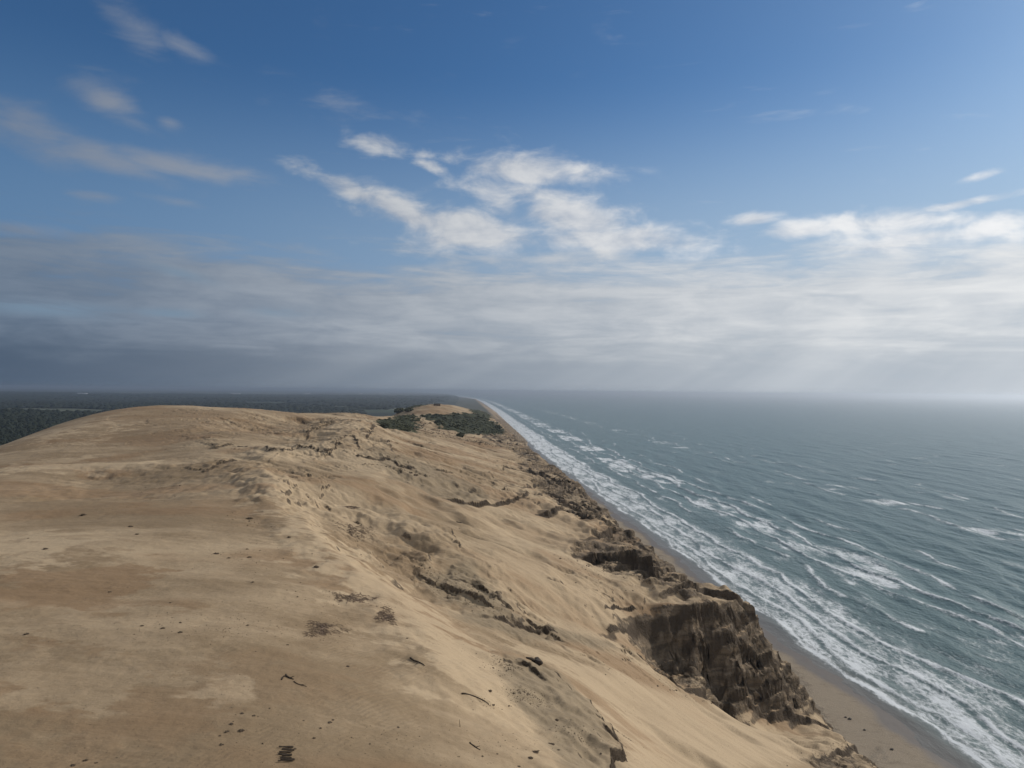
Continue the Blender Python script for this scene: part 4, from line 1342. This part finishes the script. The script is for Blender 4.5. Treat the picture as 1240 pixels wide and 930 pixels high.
    for P in GREEN_W:
        x0, y0 = P.min(0); x1, y1 = P.max(0)
        area = abs(0.5 * sum(P[i][0] * P[i - 1][1] - P[i - 1][0] * P[i][1] for i in range(len(P))))
        m = int(min(3000, area / 1.3 * ((x1 - x0) * (y1 - y0) / max(area, 1))))
        q = np.column_stack([rng.uniform(x0, x1, m), rng.uniform(y0, y1, m)])
        pm = poly_mask(q[:, 0] + fbm(q[:, 0] / 9, q[:, 1] / 14, 3, 31) * 4, q[:, 1] + fbm(q[:, 0] / 9, q[:, 1] / 14, 3, 33) * 10, P, 6.0)
        pts.append(q[pm + .45 * fbm(q[:, 0] / 5, q[:, 1] / 8, 3, 35) > .55])
    q = np.concatenate(pts); z = zat(q[:, 0], q[:, 1])
    gap = fbm(q[:, 0] / 10, q[:, 1] / 14, 3, 77) > -.22
    q, z = q[gap], z[gap]
    s = Soup()
    for i in range(len(q)):
        r = rng.uniform(.35, 1.25) * (1.5 if rng.random() < .08 else 1)
        s.lump((q[i, 0], q[i, 1], z[i] + r * .15), r, r * 1.2, r * .48, i * 1.37, ICO1, 1.0, i)
    s.build('scrub', leaf, False, kind='stuff', label='dark green scrub growing in a low carpet on the headland', category='scrub')
    print('scrub', len(q))

    shrubs = [(532, 518, 13, 'rounded dark bush at the left corner of the larger scrub patch'), (549, 519, 14, 'tallest dark bush in the middle of the larger scrub patch'), (543, 501, 5, 'small bush alone on the upper edge of the larger scrub patch'),
              (557, 529, 12, 'dark bush lowest down where scrub meets open sand'), (484, 503, 13, 'left one of two dark bushes on the crest behind the smaller scrub patch'), (495, 501, 11, 'right one of two dark bushes on the crest behind the smaller scrub patch'),
              (603, 519, 10, 'dark bush by the cliff edge at the end of the larger scrub patch'), (466, 512, 10, 'dark bush at the left tip of the smaller scrub patch')]
    H = ground_hit([(c[0], c[1]) for c in shrubs])
    for i, (px, py, w, lab) in enumerate(shrubs):
        p = H[i]; R_ = w * p[1] / FPX * .5
        e = bpy.data.objects.new('shrub', None); COL.objects.link(e); e.location = p; e['label'] = lab; e['category'] = 'shrub'; e['group'] = 'separate bushes on the headland'
        s = Soup()
        for q_ in range(46):
            d = rng.normal(0, 1, 3); d /= np.linalg.norm(d); d *= R_ * rng.uniform(.35, .95)
            r = R_ * rng.uniform(.16, .32)
            s.lump(p + (d[0], d[1], abs(d[2]) * .75 + .25), r, r, r * .8, q_ * 2.1 + i, ICO1, .9)
        s.build('foliage', leaf, False, loc=p, parent=e)
        s = Soup()
        for q_ in range(5):
            a = q_ * 1.3; s.tube([p + (0, 0, -.3), p + (math.cos(a) * R_ * .3, math.sin(a) * R_ * .3, R_ * .4), p + (math.cos(a) * R_ * .6, math.sin(a) * R_ * .6, R_ * .6)], [.12, .08, .04], 5)
        s.build('stem', wood, False, loc=p, parent=e)

    # far farm buildings
    wallm = two_tone('limewashed_wall', (0.62, 0.62, 0.60), (0.80, 0.80, 0.78), .3)
    roofm = two_tone('grey_roof', (0.28, 0.28, 0.28), (0.48, 0.48, 0.47), .3)
    farms = [(285, 477.2, 92, 18, 9, 'long white farm building far off beyond the forest'), (372, 477.2, 60, 16, 8, 'small pale house far off, right of the long white building'), (437, 476.8, 50, 18, 8, 'left one of two pale houses far off near the coast'), (462, 476.6, 66, 20, 9, 'right one of two pale houses far off near the coast'), (100, 477.5, 70, 20, 9, 'pale house far off beyond the forest at far left')]
    for px, py, L, W, Hh, lab in farms:
        zg = 28.0
        for _ in range(8):
            x, y = at(px, py, zg); zg = float(land_z(np.array([x]), np.array([y]))[0])
        e = bpy.data.objects.new('farm_building', None); COL.objects.link(e); e.location = (x, y, zg); e['label'] = lab; e['category'] = 'farm building'; e['group'] = 'far farm buildings'
        l, w = L / 2, W / 2; h = Hh * .55
        V = np.array([(-l, -w, -2), (l, -w, -2), (l, w, -2), (-l, w, -2), (-l, -w, h), (l, -w, h), (l, w, h), (-l, w, h), (-l, 0, Hh - .2), (l, 0, Hh - .2)], float)
        F = np.array([(0, 1, 5), (0, 5, 4), (2, 3, 7), (2, 7, 6), (1, 2, 6), (1, 6, 5), (3, 0, 4), (3, 4, 7), (4, 7, 8), (6, 5, 9)])
        o = link('wall', mesh_from('wall', V, F, False), wallm); o.parent = e
        V = np.array([(-l - .5, -w - .6, h - .4), (l + .5, -w - .6, h - .4), (l + .5, 0, Hh), (-l - .5, 0, Hh), (l + .5, w + .6, h - .4), (-l - .5, w + .6, h - .4)], float)
        V2 = V + (0, 0, .35)
        F = np.array([(0, 1, 2), (0, 2, 3), (3, 2, 4), (3, 4, 5)])
        F = np.concatenate([F[:, ::-1], F + 6, np.array([(0, 6, 7), (0, 7, 1), (1, 7, 8), (1, 8, 2), (2, 8, 10), (2, 10, 4), (4, 10, 11), (4, 11, 5), (5, 11, 9), (5, 9, 3), (3, 9, 6), (3, 6, 0)])])
        o = link('roof', mesh_from('roof', np.concatenate([V, V2]), F, False), roofm); o.parent = e


build_things()


def build_haze():
    v = [(-63000, -3500, -5), (63000, -3500, -5), (63000, 62000, -5), (-63000, 62000, -5), (-63000, -3500, 104), (63000, -3500, 104), (63000, 62000, 104), (-63000, 62000, 104)]
    q = np.array([(0, 3, 2, 1), (4, 5, 6, 7), (0, 1, 5, 4), (1, 2, 6, 5), (2, 3, 7, 6), (3, 0, 4, 7)])
    me = mesh_from('haze', np.array(v, float), q, False)
    m = bpy.data.materials.new('sea_haze'); m.use_nodes = True
    n = NT(m.node_tree)
    out = n.new('ShaderNodeOutputMaterial'); pv = n.new('ShaderNodeVolumePrincipled')
    pv.inputs['Color'].default_value = (0.72, 0.78, 0.85, 1); pv.inputs['Density'].default_value = HAZE; pv.inputs['Anisotropy'].default_value = 0.74
    n.t.links.new(pv.outputs[0], out.inputs['Volume'])
    link('haze', me, m, kind='stuff', label='thin pale sea haze', category='haze')


HAZE = 1.3e-4
if HAZE:
    build_haze()

cam = bpy.data.cameras.new('camera'); co = bpy.data.objects.new('camera', cam); COL.objects.link(co)
cam.sensor_width = 36.0; cam.lens = FPX / 1240 * 36; cam.clip_start = 1.0; cam.clip_end = 150000
from mathutils import Matrix
co.matrix_world = Matrix.Translation((0, 0, CAM_H)) @ Matrix([list(r) for r in CM]).to_4x4()
S.camera = co

S.render.engine = 'CYCLES'
S.cycles.use_denoising = True
S.cycles.max_bounces = 5
S.cycles.volume_bounces = 0
S.view_settings.view_transform = 'Standard'; S.view_settings.look = 'None'
S.view_settings.exposure = 0.25; S.view_settings.gamma = 1.0
